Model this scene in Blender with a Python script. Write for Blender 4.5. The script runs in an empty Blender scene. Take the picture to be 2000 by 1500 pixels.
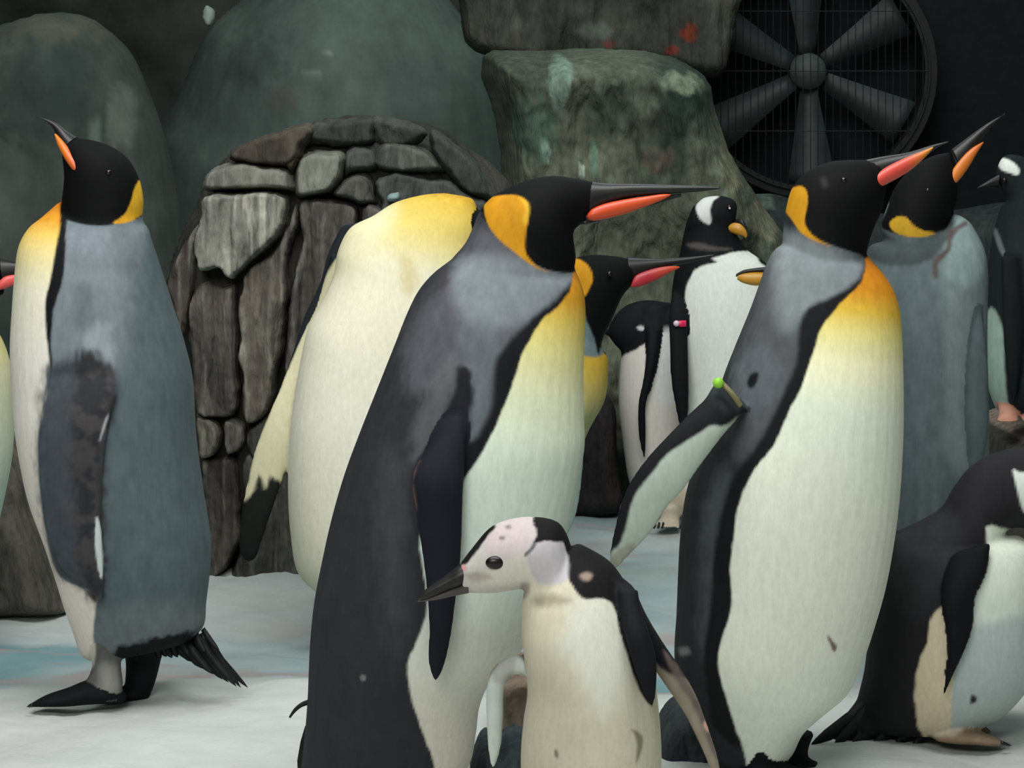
import bpy, math, random
import numpy as np
from mathutils import Vector
from mathutils.bvhtree import BVHTree

random.seed(4); rng = np.random.default_rng(4)
scene = bpy.context.scene
COL = scene.collection

# ------------------------------------------------------------------ camera, world, lights, exposure
F_PX, EYE, HOR = 5000.0, 0.89, 260.0        # focal length in pixels of a 2000 px frame, eye height, horizon row
cam_d = bpy.data.cameras.new('camera'); cam = bpy.data.objects.new('camera', cam_d); COL.objects.link(cam)
cam.location = (0, 0, EYE); cam.rotation_euler = (math.pi/2, 0, 0)
cam_d.sensor_width = 36; cam_d.lens = F_PX/2000*36
cam_d.shift_y = -(750-HOR)/2000
cam_d.clip_start = 0.05; cam_d.clip_end = 100
scene.camera = cam
scene.view_settings.view_transform = 'Standard'; scene.view_settings.look = 'None'
scene.view_settings.gamma = 1; scene.view_settings.use_curve_mapping = False
scene.view_settings.exposure = 0.0

W = bpy.data.worlds.new('hall_ambient'); scene.world = W; W.use_nodes = True
W.node_tree.nodes['Background'].inputs[0].default_value = (0.68, 0.82, 0.83, 1)
W.node_tree.nodes['Background'].inputs[1].default_value = 0.24

def area(name, loc, target, size, sy, power, col):
    d = bpy.data.lights.new(name, 'AREA'); d.shape = 'RECTANGLE'; d.size = size; d.size_y = sy
    d.energy = power; d.color = col
    o = bpy.data.objects.new(name, d); COL.objects.link(o); o.location = loc
    o.rotation_euler = (Vector(target)-Vector(loc)).to_track_quat('-Z', 'Y').to_euler()
    return o
area('overhead_lamp_bank', (-0.2, 3.0, 3.2), (0.0, 4.2, 0.3), 2.6, 1.4, 104, (1.0, 0.995, 0.985))
area('gallery_side_fill', (-0.9, 0.3, 2.3), (0.0, 3.9, 0.5), 1.6, 1.0, 55, (1.0, 0.985, 0.965))  # added front fill, standing for light from the viewing gallery
area('rear_lamp_bank', (0.6, 5.9, 2.8), (0.3, 6.2, 0.0), 2.0, 0.8, 20, (0.88, 1.0, 0.97))

# ------------------------------------------------------------------ helpers
def P(px, py, D):
    return (px-1000)/F_PX*D, D, EYE-(py-HOR)/F_PX*D

def lin(c):
    c = np.asarray(c, float)/255.0
    return np.where(c <= 0.04045, c/12.92, ((c+0.055)/1.055)**2.4)

def vnoise(p, seed=0):
    p = np.asarray(p, float); i = np.floor(p).astype(np.int64); f = p-i; f = f*f*(3-2*f)
    def h(a, b, c):
        n = (a*374761393 + b*668265263 + c*2147483647 + seed*144665) & 0xffffffff
        n = ((n ^ (n >> 13))*1274126177) & 0xffffffff
        n = ((n ^ (n >> 16))*2246822519) & 0xffffffff
        return ((n ^ (n >> 15)) & 0xffff)/65535.0
    r = 0
    for dx in (0, 1):
        for dy in (0, 1):
            for dz in (0, 1):
                w = (f[:, 0] if dx else 1-f[:, 0])*(f[:, 1] if dy else 1-f[:, 1])*(f[:, 2] if dz else 1-f[:, 2])
                r = r + w*h(i[:, 0]+dx, i[:, 1]+dy, i[:, 2]+dz)
    return r*2-1

def fbm(p, octs=4, seed=0):
    r = 0; a = 1.0; s = 0; p = np.asarray(p, float)
    for k in range(octs):
        r = r + a*vnoise(p, seed+k*17); s += a; a *= 0.5; p = p*2.03+3.7
    return r/s

def smooth_poly(poly, n=3):
    q = np.array(poly, float); out = []
    N = len(q)
    for i in range(N):
        a, b, c, d = q[i-1], q[i], q[(i+1) % N], q[(i+2) % N]
        for k in range(n):
            t = k/n
            out.append(0.5*((2*b)+(c-a)*t+(2*a-5*b+4*c-d)*t*t+(3*b-a-3*c+d)*t**3))
    return np.array(out)

def sdf(poly, X, Y, margin=1e9):
    """positive inside, in pixels"""
    lo = poly.min(0)-margin; hi = poly.max(0)+margin
    m = (X > lo[0]) & (X < hi[0]) & (Y > lo[1]) & (Y < hi[1])
    res = np.full(X.shape, -1e6)
    x = X[m]; y = Y[m]
    if len(x) == 0: return res
    best = np.full(x.shape, 1e12); ins = np.zeros(x.shape, bool)
    for i in range(len(poly)):
        ax, ay = poly[i-1]; bx, by = poly[i]
        dx, dy = bx-ax, by-ay; L = dx*dx+dy*dy+1e-9
        t = np.clip(((x-ax)*dx+(y-ay)*dy)/L, 0, 1)
        best = np.minimum(best, (x-ax-t*dx)**2+(y-ay-t*dy)**2)
        if ay != by:
            ins ^= ((ay > y) != (by > y)) & (x < (bx-ax)*(y-ay)/(by-ay)+ax)
    d = np.sqrt(best); res[m] = np.where(ins, d, -d)
    return res

def sstep(a, b, x):
    t = np.clip((x-a)/(b-a), 0, 1); return t*t*(3-2*t)

def mesh_obj(name, V, Fs, mat, parent=None, cols=None, smooth=True, loc=(0, 0, 0)):
    me = bpy.data.meshes.new(name)
    me.from_pydata([tuple(v) for v in V], [], [tuple(int(i) for i in f) for f in Fs]); me.validate(); me.update()
    return finish(name, me, mat, parent, cols, smooth, loc)

def finish(name, me, mat, parent=None, cols=None, smooth=True, loc=(0, 0, 0)):
    if cols is not None:
        a = me.color_attributes.new('Col', 'FLOAT_COLOR', 'POINT')
        c = np.ones((len(me.vertices), 4), np.float32); c[:, :3] = cols
        a.data.foreach_set('color', c.ravel())
    me.polygons.foreach_set('use_smooth', [smooth]*len(me.polygons))
    me.materials.clear(); me.materials.append(mat)
    o = bpy.data.objects.new(name, me); COL.objects.link(o); o.location = loc
    if parent: o.parent = parent
    return o

def tag(o, label=None, cat=None, group=None, kind=None):
    if label: o['label'] = label
    if cat: o['category'] = cat
    if group: o['group'] = group
    if kind: o['kind'] = kind
    return o

def loft(st, D, segs=40, power=2.0, step=0.006):
    """stations (lx,ly,rx,ry,half_depth_m,[y offset]) -> closed tube; positions measured at depth D"""
    A = []
    for s in st:
        lx, ly, rx, ry, d = s[:5]; yo = s[5] if len(s) > 5 else 0.0
        A.append(list(P(lx, ly, D+yo))+list(P(rx, ry, D+yo))+[d])
    A = np.array(A); rows = []
    n = len(A)
    for i in range(n-1):
        a, b, c, d = A[max(i-1, 0)], A[i], A[i+1], A[min(i+2, n-1)]
        L = max(np.linalg.norm((b[:3]+b[3:6]-c[:3]-c[3:6])/2), np.linalg.norm(b[:3]-c[:3])*.7, np.linalg.norm(b[3:6]-c[3:6])*.7)
        k = max(2, int(L/step))
        for j in range(k):
            t = j/k
            r = 0.5*((2*b)+(c-a)*t+(2*a-5*b+4*c-d)*t*t+(3*b-a-3*c+d)*t**3)
            r[6] = max(r[6], 0.0008); rows.append(r)
    rows.append(A[-1]); rows = np.array(rows)
    th = np.linspace(0, 2*math.pi, segs, endpoint=False)
    ct = np.sign(np.cos(th))*np.abs(np.cos(th))**(2/power); sn = np.sign(np.sin(th))*np.abs(np.sin(th))**(2/power)
    C = (rows[:, :3]+rows[:, 3:6])/2; H = (rows[:, 3:6]-rows[:, :3])/2
    V = C[:, None, :]+ct[None, :, None]*H[:, None, :]
    V[:, :, 1] += sn[None, :]*rows[:, 6][:, None]
    m = len(rows); V = V.reshape(-1, 3)
    Fs = []
    for i in range(m-1):
        for j in range(segs):
            a = i*segs+j; b = i*segs+(j+1) % segs
            Fs.append((a, b, b+segs, a+segs))
    V = np.vstack([V, C[0], C[-1]]); c0 = m*segs; c1 = c0+1
    for j in range(segs):
        Fs.append((c0, (j+1) % segs, j)); Fs.append((c1, (m-1)*segs+j, (m-1)*segs+(j+1) % segs))
    return V, Fs

# ------------------------------------------------------------------ materials
def mat_base(name):
    m = bpy.data.materials.new(name); m.use_nodes = True
    nt = m.node_tree; return m, nt, nt.nodes['Principled BSDF']

def mat_col(name, rough=0.8, bump=0.1, scale=(60, 60, 18), var=0.12, sheen=0.0, spec=0.3, bscale=None, vary2=0.0):
    """colour from the mesh's own plumage / stone colouring, with fine grain and relief"""
    m, nt, b = mat_base(name); N = nt.nodes; L = nt.links
    at = N.new('ShaderNodeAttribute'); at.attribute_name = 'Col'
    tc = N.new('ShaderNodeTexCoord'); mp = N.new('ShaderNodeMapping'); mp.inputs['Scale'].default_value = scale
    L.new(tc.outputs['Object'], mp.inputs[0])
    no = N.new('ShaderNodeTexNoise'); no.inputs['Scale'].default_value = 1.0; no.inputs['Detail'].default_value = 5
    no.inputs['Roughness'].default_value = 0.65
    L.new(mp.outputs[0], no.inputs['Vector'])
    mr = N.new('ShaderNodeMapRange'); mr.inputs['From Min'].default_value = 0.3; mr.inputs['From Max'].default_value = 0.7
    mr.inputs['To Min'].default_value = 1-var; mr.inputs['To Max'].default_value = 1+var
    L.new(no.outputs['Fac'], mr.inputs['Value'])
    mx = N.new('ShaderNodeVectorMath'); mx.operation = 'SCALE'
    L.new(at.outputs['Color'], mx.inputs[0]); L.new(mr.outputs[0], mx.inputs['Scale'])
    L.new(mx.outputs[0], b.inputs['Base Color'])
    b.inputs['Roughness'].default_value = rough; b.inputs['Specular IOR Level'].default_value = spec
    b.inputs['Sheen Weight'].default_value = sheen; b.inputs['Sheen Roughness'].default_value = 0.4
    bp = N.new('ShaderNodeBump'); bp.inputs['Strength'].default_value = bump; bp.inputs['Distance'].default_value = 0.01
    if bscale:
        mp2 = N.new('ShaderNodeMapping'); mp2.inputs['Scale'].default_value = bscale; L.new(tc.outputs['Object'], mp2.inputs[0])
        n2 = N.new('ShaderNodeTexNoise'); n2.inputs['Detail'].default_value = 6; n2.inputs['Scale'].default_value = 1
        L.new(mp2.outputs[0], n2.inputs['Vector']); L.new(n2.outputs['Fac'], bp.inputs['Height'])
    else:
        L.new(no.outputs['Fac'], bp.inputs['Height'])
    L.new(bp.outputs[0], b.inputs['Normal'])
    return m

def mat_plain(name, rgb, rough=0.5, spec=0.5, var=0.15, scale=40, metal=0.0):
    m, nt, b = mat_base(name); N = nt.nodes; L = nt.links
    tc = N.new('ShaderNodeTexCoord'); no = N.new('ShaderNodeTexNoise'); no.inputs['Scale'].default_value = scale
    no.inputs['Detail'].default_value = 4
    L.new(tc.outputs['Object'], no.inputs['Vector'])
    cr = N.new('ShaderNodeValToRGB'); c = lin(rgb)
    cr.color_ramp.elements[0].position = 0.3; cr.color_ramp.elements[1].position = 0.7
    cr.color_ramp.elements[0].color = (*(c*(1-var)), 1); cr.color_ramp.elements[1].color = (*(c*(1+var)), 1)
    L.new(no.outputs['Fac'], cr.inputs[0]); L.new(cr.outputs[0], b.inputs['Base Color'])
    b.inputs['Roughness'].default_value = rough; b.inputs['Specular IOR Level'].default_value = spec
    b.inputs['Metallic'].default_value = metal
    return m

M_PLUME = mat_col('plumage', rough=0.72, bump=0.10, scale=(170, 170, 50), var=0.07, sheen=0.0, spec=0.12)
M_ROCK = mat_col('grey_rock', rough=0.85, bump=1.0, scale=(40, 40, 12), var=0.42, spec=0.2, bscale=(60, 60, 18))
M_WALLROCK = mat_col('smooth_dark_rock', rough=0.8, bump=0.35, scale=(12, 12, 7), var=0.22, spec=0.25, bscale=(18, 18, 12))
M_SNOW = mat_col('packed_snow', rough=0.75, bump=0.45, scale=(16, 16, 16), var=0.05, spec=0.3, bscale=(26, 26, 26))
M_BILL = mat_plain('black_bill', (24, 22, 22), 0.4, 0.4)
M_EYE = mat_plain('dark_eye', (22, 12, 12), 0.12, 0.6)
M_TAIL = mat_plain('black_tail_feather', (22, 24, 25), 0.6, 0.3, 0.4, 90)
M_CLAW = mat_plain('dark_claw', (20, 19, 20), 0.4, 0.5)
M_LIME = mat_plain('lime_plastic', (150, 215, 60), 0.4, 0.5)
M_KHAKI = mat_plain('khaki_band', (128, 122, 84), 0.5, 0.4)
M_PINK = mat_plain('pink_plastic', (235, 40, 95), 0.4, 0.5)
M_WHITEP = mat_plain('pale_plastic_and_glint', (225, 205, 225), 0.4, 0.5)
M_FANDARK = mat_plain('dark_fan_metal', (14, 17, 17), 0.6, 0.3)
M_FANBLADE = mat_plain('grey_fan_blade', (38, 46, 45), 0.6, 0.4, 0.3, 12)
def plate_mat(name, c0, c1, axis=(1, 0, 0), a=0.0, b_=1.0):
    m, nt, b = mat_base(name); N = nt.nodes; L = nt.links
    tc = N.new('ShaderNodeTexCoord'); sp = N.new('ShaderNodeSeparateXYZ'); L.new(tc.outputs['Generated'], sp.inputs[0])
    cr = N.new('ShaderNodeValToRGB'); cr.color_ramp.elements[0].position = a; cr.color_ramp.elements[1].position = b_
    cr.color_ramp.elements[0].color = (*lin(c0), 1); cr.color_ramp.elements[1].color = (*lin(c1), 1)
    L.new(sp.outputs['X'], cr.inputs[0]); L.new(cr.outputs[0], b.inputs['Base Color'])
    b.inputs['Roughness'].default_value = 0.4; return m
M_PL_A = plate_mat('orange_plate', (214, 122, 28), (208, 88, 44), a=0.1, b_=0.9)
M_PL_C = plate_mat('vermilion_plate', (204, 68, 28), (206, 80, 32))
M_PL_D = plate_mat('crimson_plate', (172, 40, 52), (190, 76, 40), a=.35, b_=.9)
M_PL_R = plate_mat('coral_plate', (204, 72, 56), (208, 134, 34), a=.6, b_=.98)
M_PL_H = plate_mat('amber_plate', (212, 118, 34), (190, 100, 40))
M_PL_Y = plate_mat('yellow_bill', (196, 144, 46), (190, 136, 38))
M_PL_L = plate_mat('red_plate', (222, 88, 84), (222, 88, 84))

# ------------------------------------------------------------------ setting
def heightfield(name, x0, x1, z0, z1, nx, nz, fn, colfn, mat):
    X, Z = np.meshgrid(np.linspace(x0, x1, nx), np.linspace(z0, z1, nz))
    X = X.ravel(); Z = Z.ravel(); Y = fn(X, Z)
    V = np.stack([X, Y, Z], 1)
    i = np.arange(nx*nz).reshape(nz, nx)
    Fs = np.stack([i[:-1, :-1], i[:-1, 1:], i[1:, 1:], i[1:, :-1]], -1).reshape(-1, 4)
    return mesh_obj(name, V, Fs, mat, None, colfn(X, Y, Z))

def floor_z(x, y):
    p = np.stack([x*2.2, y*1.6, 0*x], 1)
    h = 0.020*fbm(p, 3, 5)+0.012*fbm(p*4, 3, 8)+0.004*fbm(p*14, 3, 18)
    # low bank of snow the left bird stands on; the ice behind it lies a little lower
    h = h-0.03*sstep(4.10, 4.35, y+0.05*np.sin(x*5))*(1-sstep(4.75, 5.2, y))
    h = h+0.09*sstep(6.6, 7.4, y)
    return h-0.004

def build_floor():
    xs = np.linspace(-2.6, 2.6, 300); ys = np.linspace(1.2, 9.2, 420)
    X, Y = np.meshgrid(xs, ys); X = X.ravel(); Y = Y.ravel(); Z = floor_z(X, Y)
    V = np.stack([X, Y, Z], 1); i = np.arange(300*420).reshape(420, 300)
    Fs = np.stack([i[:-1, :-1], i[:-1, 1:], i[1:, 1:], i[1:, :-1]], -1).reshape(-1, 4)
    n1 = fbm(np.stack([X*2.0, Y*3.5, 0*X], 1), 4, 21); n2 = fbm(np.stack([X*5, Y*9, 0*X+4], 1), 3, 33)
    snow = lin((188, 192, 188)); teal = lin((112, 144, 148)); pink = lin((156, 142, 138)); yel = lin((206, 200, 170))
    c = np.tile(snow, (len(X), 1))
    ice = sstep(4.08, 4.3, Y+0.1*n1)*(1-0.35*sstep(4.75, 5.2, Y))
    w = (ice*(0.55+0.45*sstep(-0.25, 0.25, n1)))[:, None]; c = c*(1-w)+teal*w
    w = (ice*sstep(0.1, 0.45, n2)*0.7)[:, None]; c = c*(1-w)+pink*w
    w = (sstep(0.15, 0.6, fbm(np.stack([X*3, Y*4, 0*X+9], 1), 3, 71))*0.6*(1-ice))[:, None]; c = c*(1-w)+yel*w
    w = (sstep(4.62, 4.72, Y+0.04*n1)*(1-sstep(5.0, 5.3, Y))*(1-sstep(-.1, .1, X+.2))*0.65)[:, None]; c = c*(1-w)+lin((196, 200, 196))*w
    w = (sstep(5.6, 6.1, Y)*0.5)[:, None]; c = c*(1-w)+lin((120, 150, 150))*w
    # wet dark stony ground between and behind the young bird's feet
    d = np.maximum(((X+0.02)/0.14)**2, 0)+((Y-4.0)/0.16)**2
    return tag(mesh_obj('floor', V, Fs, M_SNOW, None, c), kind='structure')
build_floor()

def wall_y(x, z):
    p = np.stack([x*1.3, 0*x, z*1.1], 1)
    return 8.8+0.35*fbm(p, 5, 3)+0.05*fbm(p*5, 3, 13)
def wall_c(x, y, z):
    n = fbm(np.stack([x*2, y*2, z*1.5], 1), 4, 9)[:, None]
    c0 = lin((44, 52, 50)); c1 = lin((74, 78, 70))
    return c0+(c1-c0)*np.clip(n*0.8+0.4, 0, 1)
tag(heightfield('wall_back', -3.2, 3.2, -0.2, 2.6, 160, 90, wall_y, wall_c, M_WALLROCK), kind='structure')
# side walls and the dark roof of the hall
def slab(name, V, mat):
    n = len(V)//2
    Fs = [tuple(range(n))[::-1], tuple(range(n, 2*n))]+[(i, (i+1) % n, n+(i+1) % n, n+i) for i in range(n)]
    return mesh_obj(name, V, Fs, mat, None, np.tile(lin((46, 52, 50)), (len(V), 1)), False)
def boxv(x0, x1, y0, y1, z0, z1):
    return [(x0, y0, z0), (x1, y0, z0), (x1, y1, z0), (x0, y1, z0), (x0, y0, z1), (x1, y0, z1), (x1, y1, z1), (x0, y1, z1)]
tag(slab('wall_left', boxv(-2.8, -2.55, 1.2, 9.2, -0.1, 2.6), M_WALLROCK), kind='structure')
tag(slab('wall_right', boxv(2.55, 2.8, 1.2, 9.2, -0.1, 2.6), M_WALLROCK), kind='structure')

def rock(name, poly, D, T, parent=None, c=(90, 90, 86), c2=(60, 60, 56), step=6, edge=40, rough=0.02, nf=6.0, sink=0.05,
         stain=(), strata=0.0, tilt=0.0, mat=None, seed=0, base=None, round_=True, stripe=0.0, lean=0.0, wobble=5.0):
    """a rounded stone: relief raised over its own outline, closed at the back"""
    pl = smooth_poly(poly, 3); sc = F_PX/D
    lo = pl.min(0)-step*3; hi = pl.max(0)+step*3
    nx = int((hi[0]-lo[0])/step)+2; ny = int((hi[1]-lo[1])/step)+2
    PX, PY = np.meshgrid(lo[0]+np.arange(nx)*step, lo[1]+np.arange(ny)*step); px = PX.ravel(); py = PY.ravel()
    wob = np.stack([px/sc*nf*2, py/sc*nf*2, 0*px+seed*7.3], 1)
    d = sdf(pl, px, py)+ wobble*fbm(wob, 3, seed)
    gy, gx = np.gradient(d.reshape(ny, nx), step); g2 = np.maximum(gx**2+gy**2, .25).ravel()
    out = (d < 0) & (d > -step*2.5); px = np.where(out, px-d*gx.ravel()/g2, px); py = np.where(out, py-d*gy.ravel()/g2, py)
    t = np.clip(d/edge, 0, 1)
    prof = np.sqrt(np.clip(1-(1-t)**2, 0, 1)) if round_ else sstep(0, 1, t)
    x = (px-1000)/F_PX*D; z = EYE-(py-HOR)/F_PX*D
    q = np.stack([x*nf, 0*x+seed*3.1, z*nf*0.6], 1)
    y = D-T*prof - rough*fbm(q, 5, seed+1)*np.clip(t*3, 0, 1) + tilt*(px-px.mean())/sc + lean*(py.mean()-py)/sc
    if strata: y = y - strata*fbm(np.stack([x*nf*3.5, 0*x, z*1.2+seed], 1), 3, seed+5)*np.clip(t*3, 0, 1)
    y = np.where(d < 0, D+sink*np.clip(-d/(step*.5), 0, 1)+ tilt*(px-px.mean())/sc+ lean*(py.mean()-py)/sc, y)
    n = nx*ny; keepv = d > -step*1.45
    idx = np.arange(n).reshape(ny, nx)
    q4 = np.stack([idx[:-1, :-1], idx[:-1, 1:], idx[1:, 1:], idx[1:, :-1]], -1).reshape(-1, 4)
    q4 = q4[keepv[q4].all(1)]
    # back sheet closes the stone
    yb = D+sink+np.clip(T*0.35*prof, 0, 1)+ tilt*(px-px.mean())/sc+ lean*(py.mean()-py)/sc
    V = np.vstack([np.stack([x, y, z], 1), np.stack([x, np.maximum(yb, y+0.001), z], 1)])
    ed = {}
    for f in q4:
        for k in range(4):
            a, b = int(f[k]), int(f[(k+1) % 4]); key = (min(a, b), max(a, b))
            if key in ed: ed[key] = None
            else: ed[key] = (a, b)
    rim = [(e[0]+n, e[1]+n, e[1], e[0]) for e in ed.values() if e]
    Fs = [tuple(f) for f in q4]+[tuple(f[::-1]+n) for f in q4]+rim
    nn = fbm(np.stack([x*7, z*3.0+seed, 0*x], 1), 5, seed+40)
    w = np.clip(nn*1.1+0.5, 0, 1)[:, None]
    cc = lin(c)*w+lin(c2)*(1-w)
    if stripe:
        s = sstep(0.12, 0.5, fbm(np.stack([px/9.0+fbm(np.stack([px/60, py/60, 0*px], 1), 2, 3)*1.2, py/170.0, 0*px+seed], 1), 2, seed+60))
        w = (s*stripe)[:, None]; cc = cc*(1-w)+lin((172, 172, 158))*w
    for (sx, sy, rx, ry, sc_, al) in stain:
        e = ((px-sx)/rx)**2+((py-sy)/ry)**2
        w = ((1-sstep(0.3, 1.0, e+0.8*fbm(np.stack([px/14, py/22, 0*px+sx], 1), 3, 12)))*al)[:, None]; cc = cc*(1-w)+lin(sc_)*w
    cols = np.vstack([cc, cc])
    used = np.zeros(2*n, bool); Fa = np.array(Fs); used[Fa.ravel()] = True
    rem = np.cumsum(used)-1; V = V[used]; cols = cols[used]; Fa = rem[Fa]
    if base is not None: V = V-np.array(base)
    return mesh_obj(name, V, Fa, mat or M_ROCK, parent, cols, loc=(0, 0, 0))

def own_base(o):
    """put the origin of a one-mesh thing at the middle of its foot"""
    me = o.data; n = len(me.vertices); a = np.empty(n*3); me.vertices.foreach_get('co', a); a = a.reshape(-1, 3)
    c = np.array([(a[:, 0].min()+a[:, 0].max())/2, (a[:, 1].min()+a[:, 1].max())/2, a[:, 2].min()])
    me.vertices.foreach_set('co', (a-c).ravel()); me.update(); o.location = c
    return o

# big smooth domes at the back
WHT = (150, 160, 150); GRN = (62, 84, 74)
r = rock('rock_dome', [(-260, 1250), (-230, 500), (-120, 140), (40, 40), (150, 25), (240, 90), (290, 190), (330, 330), (370, 600), (380, 900), (380, 1200)], 6.75, 0.38,
         c=(82, 88, 80), c2=(48, 58, 55), step=9, edge=170, rough=0.06, nf=2.5, mat=M_WALLROCK, seed=2,
         stain=[(265, 230, 26, 90, (104, 110, 100), .7), (225, 270, 14, 50, (110, 125, 112), .6), (110, 190, 110, 120, (44, 56, 53), .7), (150, 60, 120, 30, (96, 92, 78), .5)])
tag(own_base(r), 'smooth dark dome shaped boulder behind the left penguin\'s head', 'rock')
r = rock('rock_dome', [(246, 800), (262, 700), (290, 300), (345, 200), (400, 70), (470, 5), (560, -60), (700, -85), (830, -50), (910, 40), (985, 120), (1030, 260), (1060, 500), (1080, 800), (1090, 850), (240, 850)], 7.8, 0.5,
         c=(88, 102, 95), c2=(68, 80, 76), step=9, edge=330, rough=0.035, nf=2.2, mat=M_WALLROCK, seed=5,
         stain=[(520, 130, 70, 60, (50, 58, 54), .5), (660, 112, 5, 14, WHT, .9), (634, 153, 30, 6, (130, 140, 130), .5), (295, 272, 20, 7, WHT, .5), (580, 200, 40, 30, (86, 74, 66), .35),
                (330, 230, 40, 60, (52, 54, 52), .5)])
tag(own_base(r), 'broad smooth grey green boulder, the largest, behind the cracked outcrop', 'rock')
r = rock('rock_boulder', [(940, 110), (1050, 100), (1180, 96), (1300, 108), (1372, 150), (1395, 220), (1420, 290), (1465, 370), (1540, 480), (1580, 600), (1600, 1020), (1100, 1020), (1010, 700), (985, 400), (970, 240)], 6.6, 0.42,
         c=(104, 110, 92), c2=(34, 48, 41), step=5, edge=80, rough=0.09, nf=9, seed=8, mat=M_ROCK,
         stain=[(1085, 165, 30, 55, (120, 142, 128), .8), (1062, 290, 11, 34, (150, 176, 160), .9), (1127, 328, 5, 22, (176, 190, 176), 1.0), (1150, 310, 8, 50, (100, 130, 112), .7),
                (1310, 170, 50, 26, (118, 130, 108), .7), (1040, 260, 50, 80, (54, 84, 70), .6), (1180, 220, 60, 60, (56, 70, 58), .6), (1400, 300, 26, 90, (120, 118, 94), .7), (1470, 420, 40, 40, (130, 128, 104), .7),
                (1265, 310, 40, 30, (96, 80, 70), .5), (1250, 260, 30, 60, (44, 50, 42), .6)])
tag(own_base(r), 'mottled green and grey boulder with white streaks behind the bills', 'rock')
r = rock('rock_ledge', [(925, 100), (900, 30), (900, -90), (1040, -110), (1200, -110), (1440, -110), (1432, 60), (1405, 150), (1300, 130), (1180, 122), (1050, 124)], 6.95, 0.10,
         c=(70, 70, 62), c2=(40, 43, 41), step=6, edge=24, strata=0.02, rough=0.05, nf=7, seed=11,
         stain=[(1345, 68, 22, 24, (120, 52, 30), .9), (1312, 100, 18, 12, (110, 44, 30), .8), (1188, 88, 16, 7, (96, 46, 40), .7), (1160, 62, 40, 22, (84, 92, 82), .7), (1000, 50, 40, 18, (76, 78, 70), .7)])
tag(own_base(r), 'low dark rock ledge with rusty red marks beside the fan', 'rock')
r = rock('rock_bank', [(1400, 560), (1440, 450), (1480, 380), (1600, 400), (1800, 420), (2120, 420), (2140, 900), (1420, 900)], 7.02, 0.16,
         c=(52, 60, 58), c2=(34, 40, 40), step=10, edge=60, rough=0.05, nf=4, seed=14, stain=[(1490, 380, 24, 30, (90, 104, 96), .8)])
tag(own_base(r), 'dark rock bank below the fan behind the right penguins', 'rock')
r = rock('rock_ledge', [(1905, 850), (1925, 826), (2000, 800), (2150, 800), (2170, 1080), (1880, 1080)], 5.7, 0.42, c=(84, 80, 72), c2=(42, 42, 40), step=6, edge=40,
         rough=0.03, seed=31, sink=0.1, stain=[(1960, 818, 36, 12, (140, 124, 112), .8)])
tag(own_base(r), 'brown stone ledge under the small penguin at the right edge', 'rock')
r = rock('rock_boulder', [(1080, 1000), (1085, 830), (1120, 770), (1170, 765), (1200, 800), (1206, 900), (1208, 1000)], 6.02, 0.10, c=(74, 64, 62), c2=(40, 38, 40), step=6, edge=40, rough=0.04, seed=37)
tag(own_base(r), 'maroon grey boulder in the gap behind the raised flipper', 'rock')
r = rock('rock_boulder', [(-220, 1180), (-180, 980), (-60, 860), (20, 830), (70, 900), (105, 1000), (130, 1080), (150, 1150), (140, 1185)], 5.05, 0.22, c=(96, 92, 84), c2=(44, 44, 40), step=6, edge=50,
         rough=0.05, nf=8, seed=41)
tag(own_base(r), 'rough grey boulder at the left edge behind the left penguin', 'rock')
# small snow lumps left on the rocks
def lump(name, px, py, rx, ry, D, label, c=(180, 195, 188)):
    pl = [(px+rx*math.cos(a)*random.uniform(.8, 1.1), py+ry*math.sin(a)*random.uniform(.8, 1.1)) for a in np.linspace(0, 6.28, 9)[:-1]]
    r = rock(name, pl, D, 0.02, c=c, c2=tuple(int(v*.85) for v in c), step=2.5, edge=min(rx, ry), rough=0.006, nf=20, sink=0.015, mat=M_SNOW, seed=int(px))
    tag(own_base(r), label, 'snow lump')
lump('snow_lump', 770, 386, 15, 11, 5.17, 'small pale snow lump beside the pale penguin\'s shoulder', (140, 165, 160))
lump('snow_lump', 408, 30, 13, 22, 7.68, 'small white lump between the two dark domes')

# the cracked outcrop in the middle: a dark core and single stones fitted on it
oc_base = (P(640, 1150, 5.2)[0], 5.3, 0.0)
oc = bpy.data.objects.new('rock_outcrop', None); COL.objects.link(oc); oc.location = oc_base
tag(oc, 'cracked grey rock outcrop with white streaks between the left penguins', 'rock')
def ost(poly, name='stone', D=5.22, T=0.10, **k):
    k.setdefault('edge', 9); k.setdefault('round_', False); k.setdefault('step', 4); k.setdefault('rough', 0.022); k.setdefault('nf', 11)
    return rock(name, poly, D, T, parent=oc, base=oc_base, **k)
ost([(325, 560), (345, 470), (380, 400), (400, 350), (455, 290), (560, 250), (700, 225), (830, 240), (930, 300), (1010, 380), (1080, 560), (1060, 900), (1040, 1100), (960, 1150), (400, 1170), (385, 900), (345, 650)],
    'rock_core', D=5.42, T=0.165, edge=60, step=6, c=(62, 60, 54), c2=(34, 36, 32), sink=0.2, rough=0.05, nf=8)
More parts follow.
